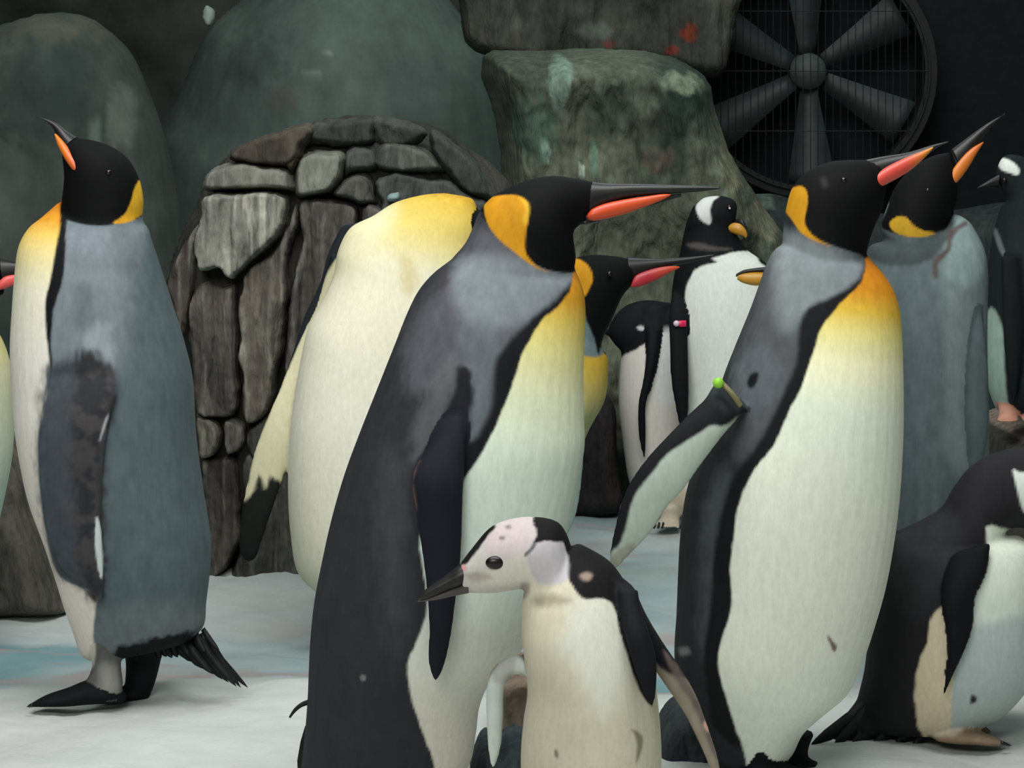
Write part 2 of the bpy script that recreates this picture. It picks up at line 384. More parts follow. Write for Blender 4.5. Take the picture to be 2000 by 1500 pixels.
S = [  # outline, forward depth, colour, colour2, stripe
 ([(455, 292), (520, 264), (600, 242), (620, 262), (592, 285), (580, 312), (552, 324), (462, 318)], .05, (84, 78, 68), (54, 50, 44), 0),
 ([(606, 246), (660, 234), (725, 230), (728, 262), (728, 282), (665, 288), (608, 280)], .02, (74, 76, 70), (50, 52, 48), 0),
 ([(732, 232), (790, 240), (830, 262), (780, 290), (734, 280)], .00, (66, 68, 62), (46, 50, 46), 0),
 ([(403, 358), (416, 334), (460, 322), (548, 328), (570, 352), (574, 374), (540, 370), (480, 370), (408, 372)], .09, (122, 122, 112), (72, 72, 66), .1),
 ([(556, 318), (584, 304), (578, 340), (572, 346)], .06, (96, 84, 66), (66, 60, 50), 0),
 ([(590, 302), (640, 296), (672, 302), (672, 340), (654, 368), (630, 380), (584, 384), (582, 345)], .08, (118, 122, 112), (84, 84, 74), .1),
 ([(678, 296), (732, 290), (735, 330), (690, 334), (676, 345)], .04, (86, 90, 84), (62, 66, 62), 0),
 ([(738, 286), (790, 278), (838, 300), (872, 326), (862, 338), (740, 334)], .03, (84, 86, 78), (54, 58, 54), .1),
 ([(842, 252), (900, 288), (950, 345), (965, 392), (905, 372), (868, 330), (846, 296)], .02, (66, 68, 62), (44, 48, 44), 0),
 ([(690, 342), (724, 342), (740, 398), (730, 402), (690, 396), (654, 382), (664, 362)], .06, (110, 112, 104), (72, 72, 66), 0),
 ([(742, 344), (860, 348), (900, 372), (960, 400), (900, 440), (760, 430), (748, 396)], .03, (74, 78, 74), (50, 54, 52), 0),
 ([(404, 382), (470, 376), (540, 376), (566, 388), (560, 425), (545, 462), (505, 500), (470, 528), (462, 542), (448, 534), (432, 518), (396, 528), (390, 470), (398, 420)], .12, (130, 130, 120), (78, 78, 72), .9),
 ([(396, 440), (388, 480), (384, 560), (366, 640), (352, 660), (346, 600), (328, 560), (350, 500), (372, 460)], .05, (96, 88, 80), (56, 50, 48), .35),
 ([(372, 600), (396, 552), (440, 560), (466, 556), (466, 640), (470, 790), (430, 812), (388, 800), (376, 720)], .06, (94, 88, 82), (54, 50, 48), .3),
 ([(476, 540), (530, 496), (562, 440), (576, 398), (590, 420), (568, 520), (560, 640), (545, 720), (528, 790), (500, 822), (476, 800), (472, 660)], .08, (104, 98, 88), (58, 54, 50), .3),
 ([(584, 392), (640, 392), (690, 402), (700, 440), (680, 520), (640, 600), (590, 700), (556, 760), (560, 680), (572, 560), (590, 470)], .07, (104, 100, 92), (60, 56, 52), .2),
 ([(706, 408), (770, 420), (860, 450), (900, 600), (850, 900), (720, 900), (640, 760), (690, 560)], .05, (84, 82, 76), (54, 52, 50), .1),
 ([(386, 806), (428, 820), (440, 856), (424, 886), (390, 884)], .08, (110, 108, 98), (64, 60, 56), 0),
 ([(444, 818), (486, 826), (480, 868), (448, 880)], .07, (102, 98, 90), (60, 56, 54), 0),
 ([(492, 832), (540, 800), (600, 760), (620, 840), (560, 880), (520, 900), (488, 872)], .06, (84, 82, 76), (52, 52, 48), 0),
 ([(394, 894), (430, 892), (462, 890), (474, 960), (470, 1060), (430, 1130), (408, 1120), (404, 1000)], .06, (88, 84, 76), (50, 48, 44), .15),
 ([(482, 884), (530, 906), (600, 880), (640, 960), (640, 1120), (560, 1130), (440, 1140), (476, 1060)], .05, (80, 80, 72), (46, 46, 42), .1),
 ([(404, 1130), (470, 1120), (600, 1128), (640, 1170), (520, 1180), (400, 1176)], .05, (66, 66, 60), (40, 40, 38), 0),
]
for i, (pl, fwd, c, c2, stp) in enumerate(S):
    pa = np.array(pl, float); pc = pa.mean(0); dv = pa-pc; pa = pa+dv/np.linalg.norm(dv, axis=1)[:, None]*3.5
    up = lambda q: tuple(min(255, int(v*1.12)) for v in q)
    ost(pa, 'stone', D=5.245, T=0.022+fwd*0.62, c=up(c), c2=up(c2), stripe=stp, seed=50+i, edge=(13 if i < 10 else 9), strata=(0.03 if i > 10 else 0.006), sink=0.03, wobble=9, rough=0.03)

# dark wet stones on the ground behind the young bird
for (pl, D, lab) in [([(925, 1520), (928, 1470), (945, 1440), (975, 1448), (1000, 1436), (1030, 1450), (1042, 1520)], 3.62, 'dark wet stone left of the young penguin\'s feet'),
                     ([(1285, 1540), (1282, 1450), (1300, 1392), (1335, 1372), (1365, 1392), (1392, 1430), (1410, 1540)], 3.75, 'dark blue grey stone between young penguin and banded penguin'),
                     ([(965, 1475), (968, 1350), (985, 1305), (1030, 1290), (1062, 1330), (1070, 1475)], 3.86, 'brown stone behind the young penguin\'s hanging flipper')]:
    c = ((62, 70, 74), (26, 30, 32)) if D != 3.86 else ((126, 112, 98), (92, 78, 68))
    r = rock('rock', pl, D, 0.10, c=c[0], c2=c[1], step=3, edge=26, rough=0.03, nf=14, sink=0.05, seed=int(D*100))
    tag(own_base(r), lab, 'rock')

# ------------------------------------------------------------------ fan in the back wall
def build_fan():
    D = 7.2; cx, cy = 1578, 140; c = P(cx, cy, D); s = D/F_PX
    root = bpy.data.objects.new('ventilation_fan', None); COL.objects.link(root); root.location = c
    tag(root, 'large dark ventilation fan with wire guard at the top right', 'fan')
    R = 232*s
    def ring(r0, r1, y0, y1, n=64):
        V = []; Fs = []
        for k in range(n):
            a = 2*math.pi*k/n
            for (r_, y_) in ((r0, y0), (r1, y0), (r1, y1), (r0, y1)): V.append((r_*math.cos(a), y_, r_*math.sin(a)))
        for k in range(n):
            for j in range(4):
                a = 4*k+j; b = 4*k+(j+1) % 4; e = 4*((k+1) % n)
                Fs.append((a, b, e+(j+1) % 4, e+j))
        return V, Fs
    V, Fs = ring(R*0.96, R*1.06, -0.06, 0.10); mesh_obj('housing', V, Fs, M_FANDARK, root, smooth=False)
    # back panel: plate behind the fan
    V = [(x_, y_, z_) for y_ in (0.14, 0.17) for (x_, z_) in ((-0.36, -0.50), (0.86, -0.50), (0.86, 0.42), (-0.36, 0.42))]
    Fs = [(3, 2, 1, 0), (4, 5, 6, 7)]+[(i, (i+1) % 4, 4+(i+1) % 4, 4+i) for i in range(4)]
    mesh_obj('back_panel', V, Fs, mat_plain('black_panel', (22, 27, 27), 0.9, 0.1), root, smooth=False)
    n = 6; V = []; Fs = []
    hubr = 40*s
    for y_ in (-0.03, 0.04):
        for k in range(24):
            a = 2*math.pi*k/24; rr = hubr*(1.0 if y_ > 0 else 0.85); V.append((rr*math.cos(a), y_, rr*math.sin(a)))
    V.append((0, -0.04, 0)); V.append((0, 0.04, 0))
    for k in range(24):
        Fs += [(k, (k+1) % 24, 24+(k+1) % 24, 24+k), (48, (k+1) % 24, k), (49, 24+k, 24+(k+1) % 24)]
    mesh_obj('hub', V, Fs, mat_plain('hub_metal', (58, 66, 64), 0.6, 0.3), root)
    blade = None
    for k in range(6):
        if blade is None:
            V = []; Fs = []; m = 10
            for j in range(m+1):
                t = j/m; r_ = hubr*0.9+(R*0.92-hubr*0.9)*t
                w = (22+26*t)*s; tw = 0.75-0.45*t
                for (u, y_) in ((-w, -0.002), (w, -0.002), (w, 0.002), (-w, 0.002)):
                    V.append((u*math.cos(tw), y_+u*math.sin(tw)*0.6, r_))
            for j in range(m):
                for q in range(4):
                    a = 4*j+q; b = 4*j+(q+1) % 4; Fs.append((a, b, b+4, a+4))
            Fs += [(3, 2, 1, 0), (4*m, 4*m+1, 4*m+2, 4*m+3)]
            blade = mesh_obj('blade', V, Fs, M_FANBLADE, root); blade.rotation_euler = (0, math.radians(178), 0); o = blade
        else:
            o = blade.copy(); COL.objects.link(o); o.parent = root
        o.rotation_euler = (0, math.radians(178+60*k), 0)
    # guard: rings and vertical wires
    V = []; Fs = []
    def wire(p, q, w=0.0012):
        p = Vector(p); q = Vector(q); d = (q-p).normalized(); a = d.cross(Vector((0, 1, 0))).normalized()*w; b = d.cross(a).normalized()*w
        i0 = len(V)
        for base in (p, q):
            for (u, v) in ((1, 0), (0, 1), (-1, 0), (0, -1)): V.append(tuple(base+a*u+b*v))
        for j in range(4): Fs.append((i0+j, i0+(j+1) % 4, i0+4+(j+1) % 4, i0+4+j))
    for k in range(-15, 16):
        x = k*R/16; h = math.sqrt(max(R*R-x*x, 0)); wire((x, -0.065, -h), (x, -0.065, h))
    for z_ in (-0.5, 0.0, 0.5):
        h = R*math.sqrt(1-z_*z_); wire((-h, -0.062, z_*R), (h, -0.062, z_*R))
    g = mesh_obj('wire_guard', V, Fs, mat_plain('guard_wire', (30, 35, 35), 0.5, 0.4), root, smooth=False)
    V, Fs = ring(R*0.985, R*1.0, -0.07, -0.055); mesh_obj('guard_rim', V, Fs, M_FANDARK, root, smooth=False)
build_fan()

# ------------------------------------------------------------------ penguins
K = dict(white=(226, 226, 212), cream=(226, 224, 196), yellow=(226, 204, 96), gold=(192, 136, 26), orange=(202, 120, 26),
         black=(8, 8, 9), soot=(18, 19, 21), slate=(104, 112, 116), grey=(128, 136, 140), steel=(84, 98, 102), dark=(52, 54, 58))

class Bird:
    def __init__(s, name, label, D, foot, group=None, voxel=0.0032):
        s.D = D; s.vox = voxel; s.isl = []; s.base = np.array([P(foot[0], foot[1], D)[0], D, 0.0])
        s.base[2] = 0.0
        s.root = bpy.data.objects.new(name, None); COL.objects.link(s.root); s.root.location = s.base
        tag(s.root, label, 'penguin', group)
    def add(s, st, region='body', power=2.0, segs=40, step=0.006, dd=0.0):
        s.isl.append((region, *loft(st, s.D+dd, segs, power, step)))
    def build(s, paint, smooth_it=9):
        V = []; Fs = []; n = 0
        for (_, v, f) in s.isl:
            V.append(v); Fs += [tuple(i+n for i in q) for q in f]; n += len(v)
        V = np.vstack(V)-s.base
        me = bpy.data.meshes.new('body'); me.from_pydata([tuple(v) for v in V], [], Fs)
        o = bpy.data.objects.new('tmp', me); COL.objects.link(o)
        m = o.modifiers.new('r', 'REMESH'); m.mode = 'VOXEL'; m.voxel_size = s.vox; m.adaptivity = 0
        m = o.modifiers.new('s', 'SMOOTH'); m.factor = 0.5; m.iterations = smooth_it
        dg = bpy.context.evaluated_depsgraph_get()
        me2 = bpy.data.meshes.new_from_object(o.evaluated_get(dg)); me2.name = 'body'
        bpy.data.objects.remove(o); bpy.data.meshes.remove(me)
        nv = len(me2.vertices); co = np.empty(nv*3); me2.vertices.foreach_get('co', co); co = co.reshape(-1, 3)
        w = co+s.base
        # side-view coordinates of the bird, on its own middle plane
        sc = F_PX/np.minimum(w[:, 1], s.D)
        px = 1000+w[:, 0]*sc; py = HOR+(EYE-w[:, 2])*sc; yr = w[:, 1]-s.D
        reg = np.zeros(nv, int); names = ['body']; bestd = np.full(nv, 1.6*s.vox)
        for (rname, v, f) in s.isl:
            if rname == 'body': continue
            if rname not in names: names.append(rname)
            v = v-s.base; bv = BVHTree.FromPolygons([tuple(a) for a in v], f)
            lo = v.min(0)-2*s.vox; hi = v.max(0)+2*s.vox
            for i in np.nonzero(((co > lo) & (co < hi)).all(1))[0]:
                h = bv.find_nearest(Vector(co[i]), bestd[i])
                if h[3] is not None: bestd[i] = h[3]; reg[i] = names.index(rname)
        spk = 1+0.20*fbm(co*np.array([90, 90, 45]), 3, 77)
        cols = np.zeros((nv, 3)); jit = fbm(co*55, 3, 7); jit2 = fbm(co*np.array([200, 200, 60]), 2, 9)
        for k, rn in enumerate(names):
            m = reg == k
            if not m.any(): continue
            base, layers = paint.get(rn, paint['body'])
            c = np.tile(lin(base), (m.sum(), 1))
            for L in layers: c = s.layer(c, L, px[m], py[m], yr[m], jit[m], jit2[m])
            cols[m] = c
        lum = cols.mean(1); cols = np.where((lum < 0.4)[:, None], cols*spk[:, None], cols*(1+(spk[:, None]-1)*.15))
        b = finish('body', me2, M_PLUME, s.root, cols)
        return b
    def layer(s, c, L, px, py, yr, jit, jit2):
        poly, col = L['p'], L['c']; soft = L.get('s', 3); ns = L.get('n', 2)
        if poly is None: w = np.ones(len(px))
        else:
            pl = smooth_poly(poly, 3) if L.get('smooth', True) else np.array(poly, float)
            d = sdf(pl, px, py, soft*2+ns*3+4); w = sstep(-soft, soft, d+ns*jit+ns*0.6*jit2)
        if 'y' in L:
            w = w*sstep(L['y'][0]-0.012, L['y'][0]+0.012, yr+0.02*jit)*(1-sstep(L['y'][1]-0.012, L['y'][1]+0.012, yr+0.02*jit))
        if 'mott' in L: w = w*np.clip(0.5+L['mott']*jit*2, 0, 1)
        w = (w*L.get('a', 1.0))[:, None]
        if 'g' in L:     # colour stops along an axis
            (x0, y0), (x1, y1) = L['g']; t = ((px-x0)*(x1-x0)+(py-y0)*(y1-y0))/((x1-x0)**2+(y1-y0)**2)
            ts = [q[0] for q in col]; cs = np.array([lin(q[1]) for q in col])
            cc = np.stack([np.interp(t, ts, cs[:, i]) for i in range(3)], 1)
        else: cc = lin(col)[None, :]
        return c*(1-w)+cc*w
    def part(s, name, st, mat, parent=None, label=None, segs=20, power=2.0, dd=0.0, step=0.003):
        V, Fs = loft(st, s.D+dd, segs, power, step)
        o = mesh_obj(name, V-s.base, Fs, mat, parent or s.root)
        if label: o['label'] = label
        return o
    def ball(s, name, px, py, r, yo, mat, sx=1, sz=1, sy=1, label=None):
        c = np.array(P(px, py, s.D+yo))-s.base; V = []; Fs = []; n, m = 14, 20
        for i in range(n+1):
            a = math.pi*i/n
            for j in range(m):
                b = 2*math.pi*j/m; V.append((c[0]+r*sx*math.sin(a)*math.cos(b), c[1]+r*sy*math.sin(a)*math.sin(b), c[2]+r*sz*math.cos(a)))
        for i in range(n):
            for j in range(m): Fs.append((i*m+j, i*m+(j+1) % m, (i+1)*m+(j+1) % m, (i+1)*m+j))
        o = mesh_obj(name, V, Fs, mat, s.root)
        if label: o['label'] = label
        return o
    def feather(s, name, a, b, w, yo0, yo1, mat, parent=None, thick=0.0012):
        """tapered flat quill from pixel a to pixel b"""
        p = np.array(P(a[0], a[1], s.D+yo0)); q = np.array(P(b[0], b[1], s.D+yo1)); d = q-p
        n = np.cross(d, (0, 1, 0)); n /= np.linalg.norm(n); wm = w/F_PX*s.D; V = []; Fs = []
        for t, k in ((0, .8), (.3, 1), (.7, .8), (.9, .4), (1, .05)):
            c = p+d*t+np.array([0, 0, -0.004*math.sin(t*3)])-s.base
            for (u, v) in ((-1, 0), (0, -1), (1, 0), (0, 1)): V.append(c+n*u*wm*k*.5+np.array([0, v*thick, 0]))
        for i in range(4):
            for j in range(4): Fs.append((i*4+j, i*4+(j+1) % 4, i*4+4+(j+1) % 4, i*4+4+j))
        Fs += [(3, 2, 1, 0), (16, 17, 18, 19)]
        return mesh_obj(name, V, Fs, mat, parent or s.root)

def toe_claws(b, spots, r=0.004):
    for (x0, y0, x1, y1, yo) in spots:
        b.part('claw', [(x0, y0-4, x0, y0+4, r*.8, yo), ((x0+x1)/2, (y0+y1)/2-3, (x0+x1)/2, (y0+y1)/2+3, r*.6, yo), (x1, y1, x1, y1+1, .0008, yo)], M_CLAW, segs=8)

# ---- A: left king penguin, seen from behind its flank, head thrown back to the left
A = Bird('king_penguin', 'king penguin standing at the left, blue grey back turned, head raised leftwards', 4.0, (225, 1370), voxel=0.0030)
A.add([(116, 282, 136, 262, .010), (121, 300, 152, 270, .022), (125, 328, 178, 273, .036), (126, 350, 215, 285, .046), (124, 370, 250, 310, .052), (121, 392, 272, 350, .054),
       (119, 412, 280, 392, .055), (118, 440, 278, 425, .058), (116, 480, 286, 460, .07), (110, 540, 300, 520, .09)])
A.add([(113, 396, 119, 397, .004), (100, 408, 124, 408, .012), (80, 426, 215, 418, .040), (56, 446, 280, 436, .062), (38, 480, 297, 474, .085), (31, 530, 312, 520, .100),
       (26, 600, 334, 588, .112), (22, 680, 358, 665, .120), (26, 760, 376, 745, .126), (33, 850, 382, 850, .130), (55, 965, 397, 965, .130), (84, 1048, 410, 1048, .124),
       (108, 1120, 410, 1110, .114), (126, 1180, 402, 1180, .100), (144, 1232, 398, 1222, .086), (156, 1270, 372, 1248, .068), (170, 1286, 330, 1262, .044), (195, 1290, 290, 1272, .02)], power=2.15)
# flipper on the near flank
A.add([(150, 655, 195, 655, .006, -.06), (112, 700, 224, 692, .012, -.090), (90, 760, 230, 750, .016, -.118), (77, 842, 214, 822, .016, -.134), (76, 920, 203, 905, .014, -.137), (84, 1000, 198, 985, .012, -.136),
       (98, 1060, 200, 1060, .011, -.132), (120, 1110, 203, 1115, .010, -.126), (160, 1146, 203, 1155, .007, -.118), (190, 1166, 199, 1176, .003, -.112)], 'flipper', dd=0)
A.add([(60, 700, 160, 700, .014, .10), (55, 850, 150, 850, .014, .13), (75, 1000, 150, 1000, .011, .13), (120, 1120, 150, 1120, .005, .12)], 'flipper')
# legs and feet
A.add([(178, 1250, 238, 1250, .034, -.035), (180, 1300, 236, 1300, .026, -.04), (168, 1330, 240, 1335, .024, -.045), (150, 1362, 235, 1366, .020, -.05)], 'shin')
A.add([(242, 1250, 322, 1250, .036, .03), (246, 1300, 314, 1290, .030, .03), (244, 1335, 304, 1330, .024, .03), (240, 1364, 292, 1362, .018, .03)], 'foot')
A.add([(60, 1374, 62, 1380, .010, -.07), (90, 1358, 92, 1379, .026, -.065), (130, 1345, 132, 1378, .034, -.055), (170, 1330, 172, 1375, .034, -.05), (215, 1335, 217, 1373, .026, -.045), (245, 1352, 246, 1371, .014, -.04)], 'foot')
A.add([(200, 1352, 202, 1368, .024, .03), (250, 1340, 252, 1366, .028, .03), (290, 1350, 290, 1364, .014, .03)], 'foot')
belly_A = [(122, 388), (118, 400), (117, 440), (110, 480), (99, 544), (89, 585), (89, 640), (96, 700), (95, 740), (86, 800), (75, 842), (74, 900), (79, 972), (91, 1049), (110, 1116), (139, 1140), (188, 1160),
           (186, 1190), (182, 1240), (182, 1300), (120, 1310), (0, 1180), (-20, 800), (-20, 460), (60, 400)]
PA = (K['steel'], [
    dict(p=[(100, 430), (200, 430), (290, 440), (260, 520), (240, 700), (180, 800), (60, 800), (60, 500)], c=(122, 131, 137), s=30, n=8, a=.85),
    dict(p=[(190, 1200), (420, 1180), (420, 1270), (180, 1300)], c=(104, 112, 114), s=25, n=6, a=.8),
    dict(p=[(160, 640), (215, 640), (220, 720), (180, 700)], c=(150, 162, 168), s=14, n=10, a=.6),
    dict(p=[(145, 560), (175, 560), (180, 640), (150, 640)], c=(84, 96, 100), s=14, n=6, a=.6),
    dict(p=[(215, 450), (260, 440), (270, 520), (225, 530)], c=(92, 100, 104), s=14, n=10, a=.5),
    dict(p=[(104, 400), (130, 400), (128, 470), (124, 540), (106, 600), (99, 660), (104, 720), (92, 740), (60, 700), (60, 460)], c=K['soot'], s=3),
    dict(p=belly_A, c=[(0, K['orange']), (.05, (212, 148, 46)), (.09, (222, 188, 94)), (.16, (230, 218, 160)), (.25, (234, 230, 206)), (.45, (234, 230, 220)), (1, (224, 216, 206))], g=((110, 395), (60, 1100)), s=3, n=1),
    dict(p=[(90, 250), (200, 240), (300, 300), (300, 380), (280, 420), (248, 432), (220, 439), (190, 441), (160, 438), (128, 428), (118, 414), (120, 392), (112, 300)], c=K['black'], s=2, n=.6),
    dict(p=[(274, 351), (262, 370), (255, 396), (242, 420), (220, 436), (250, 434), (278, 418), (300, 400), (300, 350)], c=[(0, (212, 172, 46)), (1, (204, 150, 34))], g=((290, 350), (230, 440)), s=2, n=.5),
    dict(p=[(92, 716), (130, 700), (172, 688), (210, 712), (232, 750), (216, 830), (205, 900), (205, 1168), (150, 1140), (110, 1114), (92, 1049), (80, 972), (76, 860), (80, 800)], c=(64, 69, 75), s=16, n=10, y=(-9, 0)),
    dict(p=[(230, 1266), (420, 1236), (420, 1320), (230, 1320)], c=K['soot'], s=6, n=8),
    dict(p=[(150, 712), (178, 692), (212, 716), (230, 752), (214, 830), (200, 880), (196, 1150), (160, 1130), (140, 900)], c=(40, 38, 40), s=12, n=12, a=.8, y=(-9, 0)),
    dict(p=[(150, 760), (215, 720), (225, 740), (200, 860), (190, 1120), (150, 1100), (130, 900)], c=(84, 80, 80), s=14, n=12, mott=1.8, a=.45, y=(-9, 0)),
    dict(p=[(188, 1010), (196, 1030), (201, 1090), (199, 1130), (190, 1100), (186, 1050)], c=(200, 208, 205), s=2, y=(-9, 0)),
    dict(p=[(206, 818), (212, 812), (200, 850), (194, 860)], c=(170, 175, 175), s=3, y=(-9, 0))])
A.build({'body': PA, 'flipper': PA,
  'shin': ((92, 92, 90), [dict(p=[(150, 1230), (184, 1230), (182, 1300), (150, 1310)], c=(200, 194, 182), s=4), dict(p=[(195, 1300), (232, 1300), (230, 1350), (196, 1350)], c=(150, 150, 142), s=12, a=.7)]),
  'foot': (K['soot'], [])})
A.part('upper_bill', [(62, 224, 64, 227, .002), (84, 234, 88, 231, .004), (103, 250, 110, 240, .006), (112, 272, 132, 256, .012), (119, 296, 152, 268, .021)], M_BILL)
A.part('bill_plate', [(106, 262, 109, 261, .002, -.008), (113, 285, 124, 276, .007, -.016), (124, 306, 141, 298, .009, -.026), (137, 326, 152, 318, .008, -.035), (150, 340, 155, 338, .003, -.040)], M_PL_A, label='orange plate on the bill')
A.ball('eye', 212, 337, .0048, -.046, M_EYE)
tf = [((396, 1228), (428, 1268)), ((398, 1235), (470, 1342)), ((390, 1240), (484, 1342)), ((385, 1245), (462, 1340)), ((380, 1248), (446, 1332)), ((372, 1250), (434, 1326)), ((362, 1252), (416, 1316)), ((350, 1254), (400, 1306)), ((340, 1258), (384, 1292))]
for q in range(14):
    x = 262+q*10; tf.append(((x, 1258-q*1.6), (x+8+q, 1284+random.uniform(-3, 6)-q*.8)))
for k, (a, b) in enumerate(tf): A.feather('tail_feather', a, b, 16 if k else 12, .02*(k % 3-1), .03*(k % 3-1), M_TAIL)
toe_claws(A, [(64, 1376, 52, 1380, -.09), (66, 1376, 56, 1381, -.07), (70, 1376, 60, 1380, -.05)])

# ---- B: pale-fronted king penguin behind, its head hidden
B = Bird('king_penguin', 'king penguin showing its cream front, left flipper hanging, head hidden', 4.6, (740, 1225), voxel=0.0036)
B.add([(866, 377, 905, 383, .012), (824, 381, 925, 390, .03), (770, 396, 933, 412, .05), (728, 422, 940, 440, .07), (684, 445, 940, 480, .085), (660, 490, 935, 530, .10), (652, 535, 920, 590, .11),
       (630, 586, 900, 650, .12), (602, 640, 880, 720, .128), (588, 700, 868, 780, .132), (576, 770, 858, 840, .135), (566, 850, 850, 900, .135), (563, 960, 840, 980, .13), (569, 1050, 825, 1070, .12), (582, 1115, 805, 1140, .10),
       (620, 1155, 780, 1180, .07), (660, 1180, 750, 1200, .04)], power=2.2)
B.add([(880, 410, 900, 480, .03), (930, 412, 935, 480, .04), (985, 400, 1000, 485, .048), (1035, 395, 1040, 470, .035), (1070, 405, 1072, 450, .015)], 'head')
B.add([(645, 500, 700, 520, .012, .05), (618, 600, 660, 620, .014, .06), (572, 690, 632, 700, .014, .05), (545, 762, 590, 790, .013, .02), (515, 830, 572, 850, .012, 0), (490, 905, 556, 925, .011, -.01), (474, 985, 536, 985, .010, -.015),
       (466, 1050, 514, 1050, .009, -.015), (470, 1085, 502, 1088, .006, -.015), (480, 1097, 490, 1098, .002, -.015)], 'flipper')
B.add([(668, 440, 740, 430, .03, .06), (642, 492, 740, 500, .04, .075), (626, 550, 740, 560, .05, .085), (598, 610, 740, 620, .05, .09), (578, 670, 700, 680, .05, .09), (556, 740, 660, 750, .04, .085), (548, 800, 600, 810, .02, .08)], 'back')
B.add([(840, 620, 905, 620, .02, .04), (840, 720, 895, 720, .016, .04), (835, 820, 880, 820, .013, .04), (825, 940, 862, 940, .009, .04), (818, 1040, 842, 1040, .005, .04), (818, 1070, 826, 1070, .002, .04)], 'flipper')
for dx in (-55, 45):
    B.add([(690+dx, 1140, 760+dx, 1140, .035, 0), (700+dx, 1200, 750+dx, 1200, .025, 0), (692+dx, 1225, 758+dx, 1225, .04, -.02), (694+dx, 1232, 756+dx, 1232, .04, -.03)], 'foot')
B.build({'body': ((222, 220, 198), [
    dict(p=None, c=[(0, (200, 148, 36)), (.03, (212, 180, 74)), (.10, (220, 200, 112)), (.15, (226, 214, 150)), (.21, (234, 230, 200)), (.6, (234, 232, 214)), (1, (220, 218, 194))], g=((900, 378), (700, 1150))),
    dict(p=[(640, 380), (740, 380), (770, 420), (720, 500), (640, 540), (560, 560)], c=(234, 228, 190), s=30, n=6, a=.85),
    dict(p=[(778, 500), (810, 510), (812, 560), (790, 570)], c=(206, 190, 128), s=16, n=4, a=.6),
    dict(p=[(500, 380), (660, 380), (668, 450), (654, 500), (650, 540), (628, 585), (600, 630), (560, 700), (480, 700)], c=K['dark'], s=4, n=2),
    dict(p=None, c=K['dark'], y=(.05, 9))]),
  'head': (K['black'], []), 'back': ((40, 44, 48), []),
  'flipper': ((206, 202, 168), [dict(p=[(700, 440), (620, 560), (574, 690), (548, 752), (522, 818), (495, 890), (478, 960), (440, 960), (480, 800), (600, 540)], c=(26, 30, 32), s=3, n=2),
                                dict(p=[(440, 985), (478, 978), (492, 962), (505, 925), (518, 955), (530, 930), (548, 940), (600, 960), (560, 1120), (420, 1120)], c=(28, 30, 28), s=5, n=5)]),
  'foot': (K['soot'], [])})

B.part('upper_bill', [(1064, 455, 1066, 408, .016), (1090, 446, 1090, 416, .009), (1120, 440, 1118, 424, .005), (1145, 438, 1145, 434, .0015)], M_BILL)

# ---- C: large king penguin in front, facing right
Cb = Bird('king_penguin', 'largest king penguin in front, head level to the right with round golden neck patch', 3.45, (760, 1550), voxel=0.0028)
Cb.add([(1152, 428, 1165, 356, .016), (1140, 434, 1128, 349, .026), (1120, 452, 1082, 343, .038), (1122, 480, 1036, 350, .046), (1125, 505, 995, 366, .052), (1122, 522, 960, 385, .054), (1118, 534, 937, 412, .055),
        (1115, 545, 925, 440, .058), (1110, 560, 908, 476, .064), (1100, 590, 880, 510, .07), (1080, 640, 860, 560, .08)])
Cb.add([(1122, 524, 1108, 522, .005), (1136, 556, 1020, 512, .040), (1142, 580, 925, 490, .062), (1144, 610, 866, 518, .078), (1143, 645, 824, 558, .092), (1141, 690, 798, 605, .104), (1140, 745, 768, 680, .114),
        (1141, 810, 737, 758, .122), (1142, 870, 702, 846, .130), (1132, 930, 672, 928, .134), (1118, 1000, 647, 1015, .136), (1098, 1070, 627, 1105, .136), (1072, 1150, 613, 1180, .134), (1045, 1215, 606, 1250, .130),
        (1018, 1268, 603, 1310, .124), (965, 1318, 601, 1360, .114), (938, 1375, 597, 1415, .104), (930, 1430, 592, 1465, .094), (918, 1490, 590, 1510, .08), (880, 1530, 620, 1535, .05)], power=2.15)
Cb.add([(897, 725, 910, 725, .004, -.085), (880, 785, 914, 780, .009, -.102), (843, 858, 912, 845, .016, -.125), (806, 930, 906, 935, .018, -.150), (814, 1010, 903, 1010, .016, -.156), (826, 1090, 900, 1090, .014, -.160), (834, 1160, 891, 1165, .012, -.162),
        (838, 1230, 882, 1235, .010, -.160), (836, 1285, 872, 1285, .008, -.156), (842, 1315, 862, 1315, .006, -.152), (848, 1330, 853, 1330, .002, -.15)], 'flipper')
# far flipper, shaped and coloured after a pale glass reflection beside the breast
Cb.add([(1075, 790, 1138, 770, .010, .06), (1085, 840, 1142, 830, .012, .09), (1080, 920, 1137, 930, .012, .09), (1075, 1000, 1124, 1010, .009, .08), (1068, 1070, 1096, 1070, .005, .07)], 'far_flipper_reflection')
for dx, yo in ((0, -.05), (50, .05)):
    Cb.add([(720+dx, 1480, 800+dx, 1480, .035, yo), (730+dx, 1540, 790+dx, 1540, .03, yo), (725+dx, 1552, 840+dx, 1556, .03, yo-.01)], 'foot')
white_C = [(1118, 548), (1112, 572), (1088, 600), (1062, 622), (1040, 655), (1018, 695), (1005, 740), (985, 790), (958, 850), (930, 900), (905, 938), (898, 960), (850, 1000), (820, 1050), (828, 1120), (834, 1180), (818, 1245), (796, 1295),
           (803, 1360), (825, 1430), (850, 1500), (860, 1600), (1200, 1600), (1300, 900), (1200, 560), (1128, 528)]
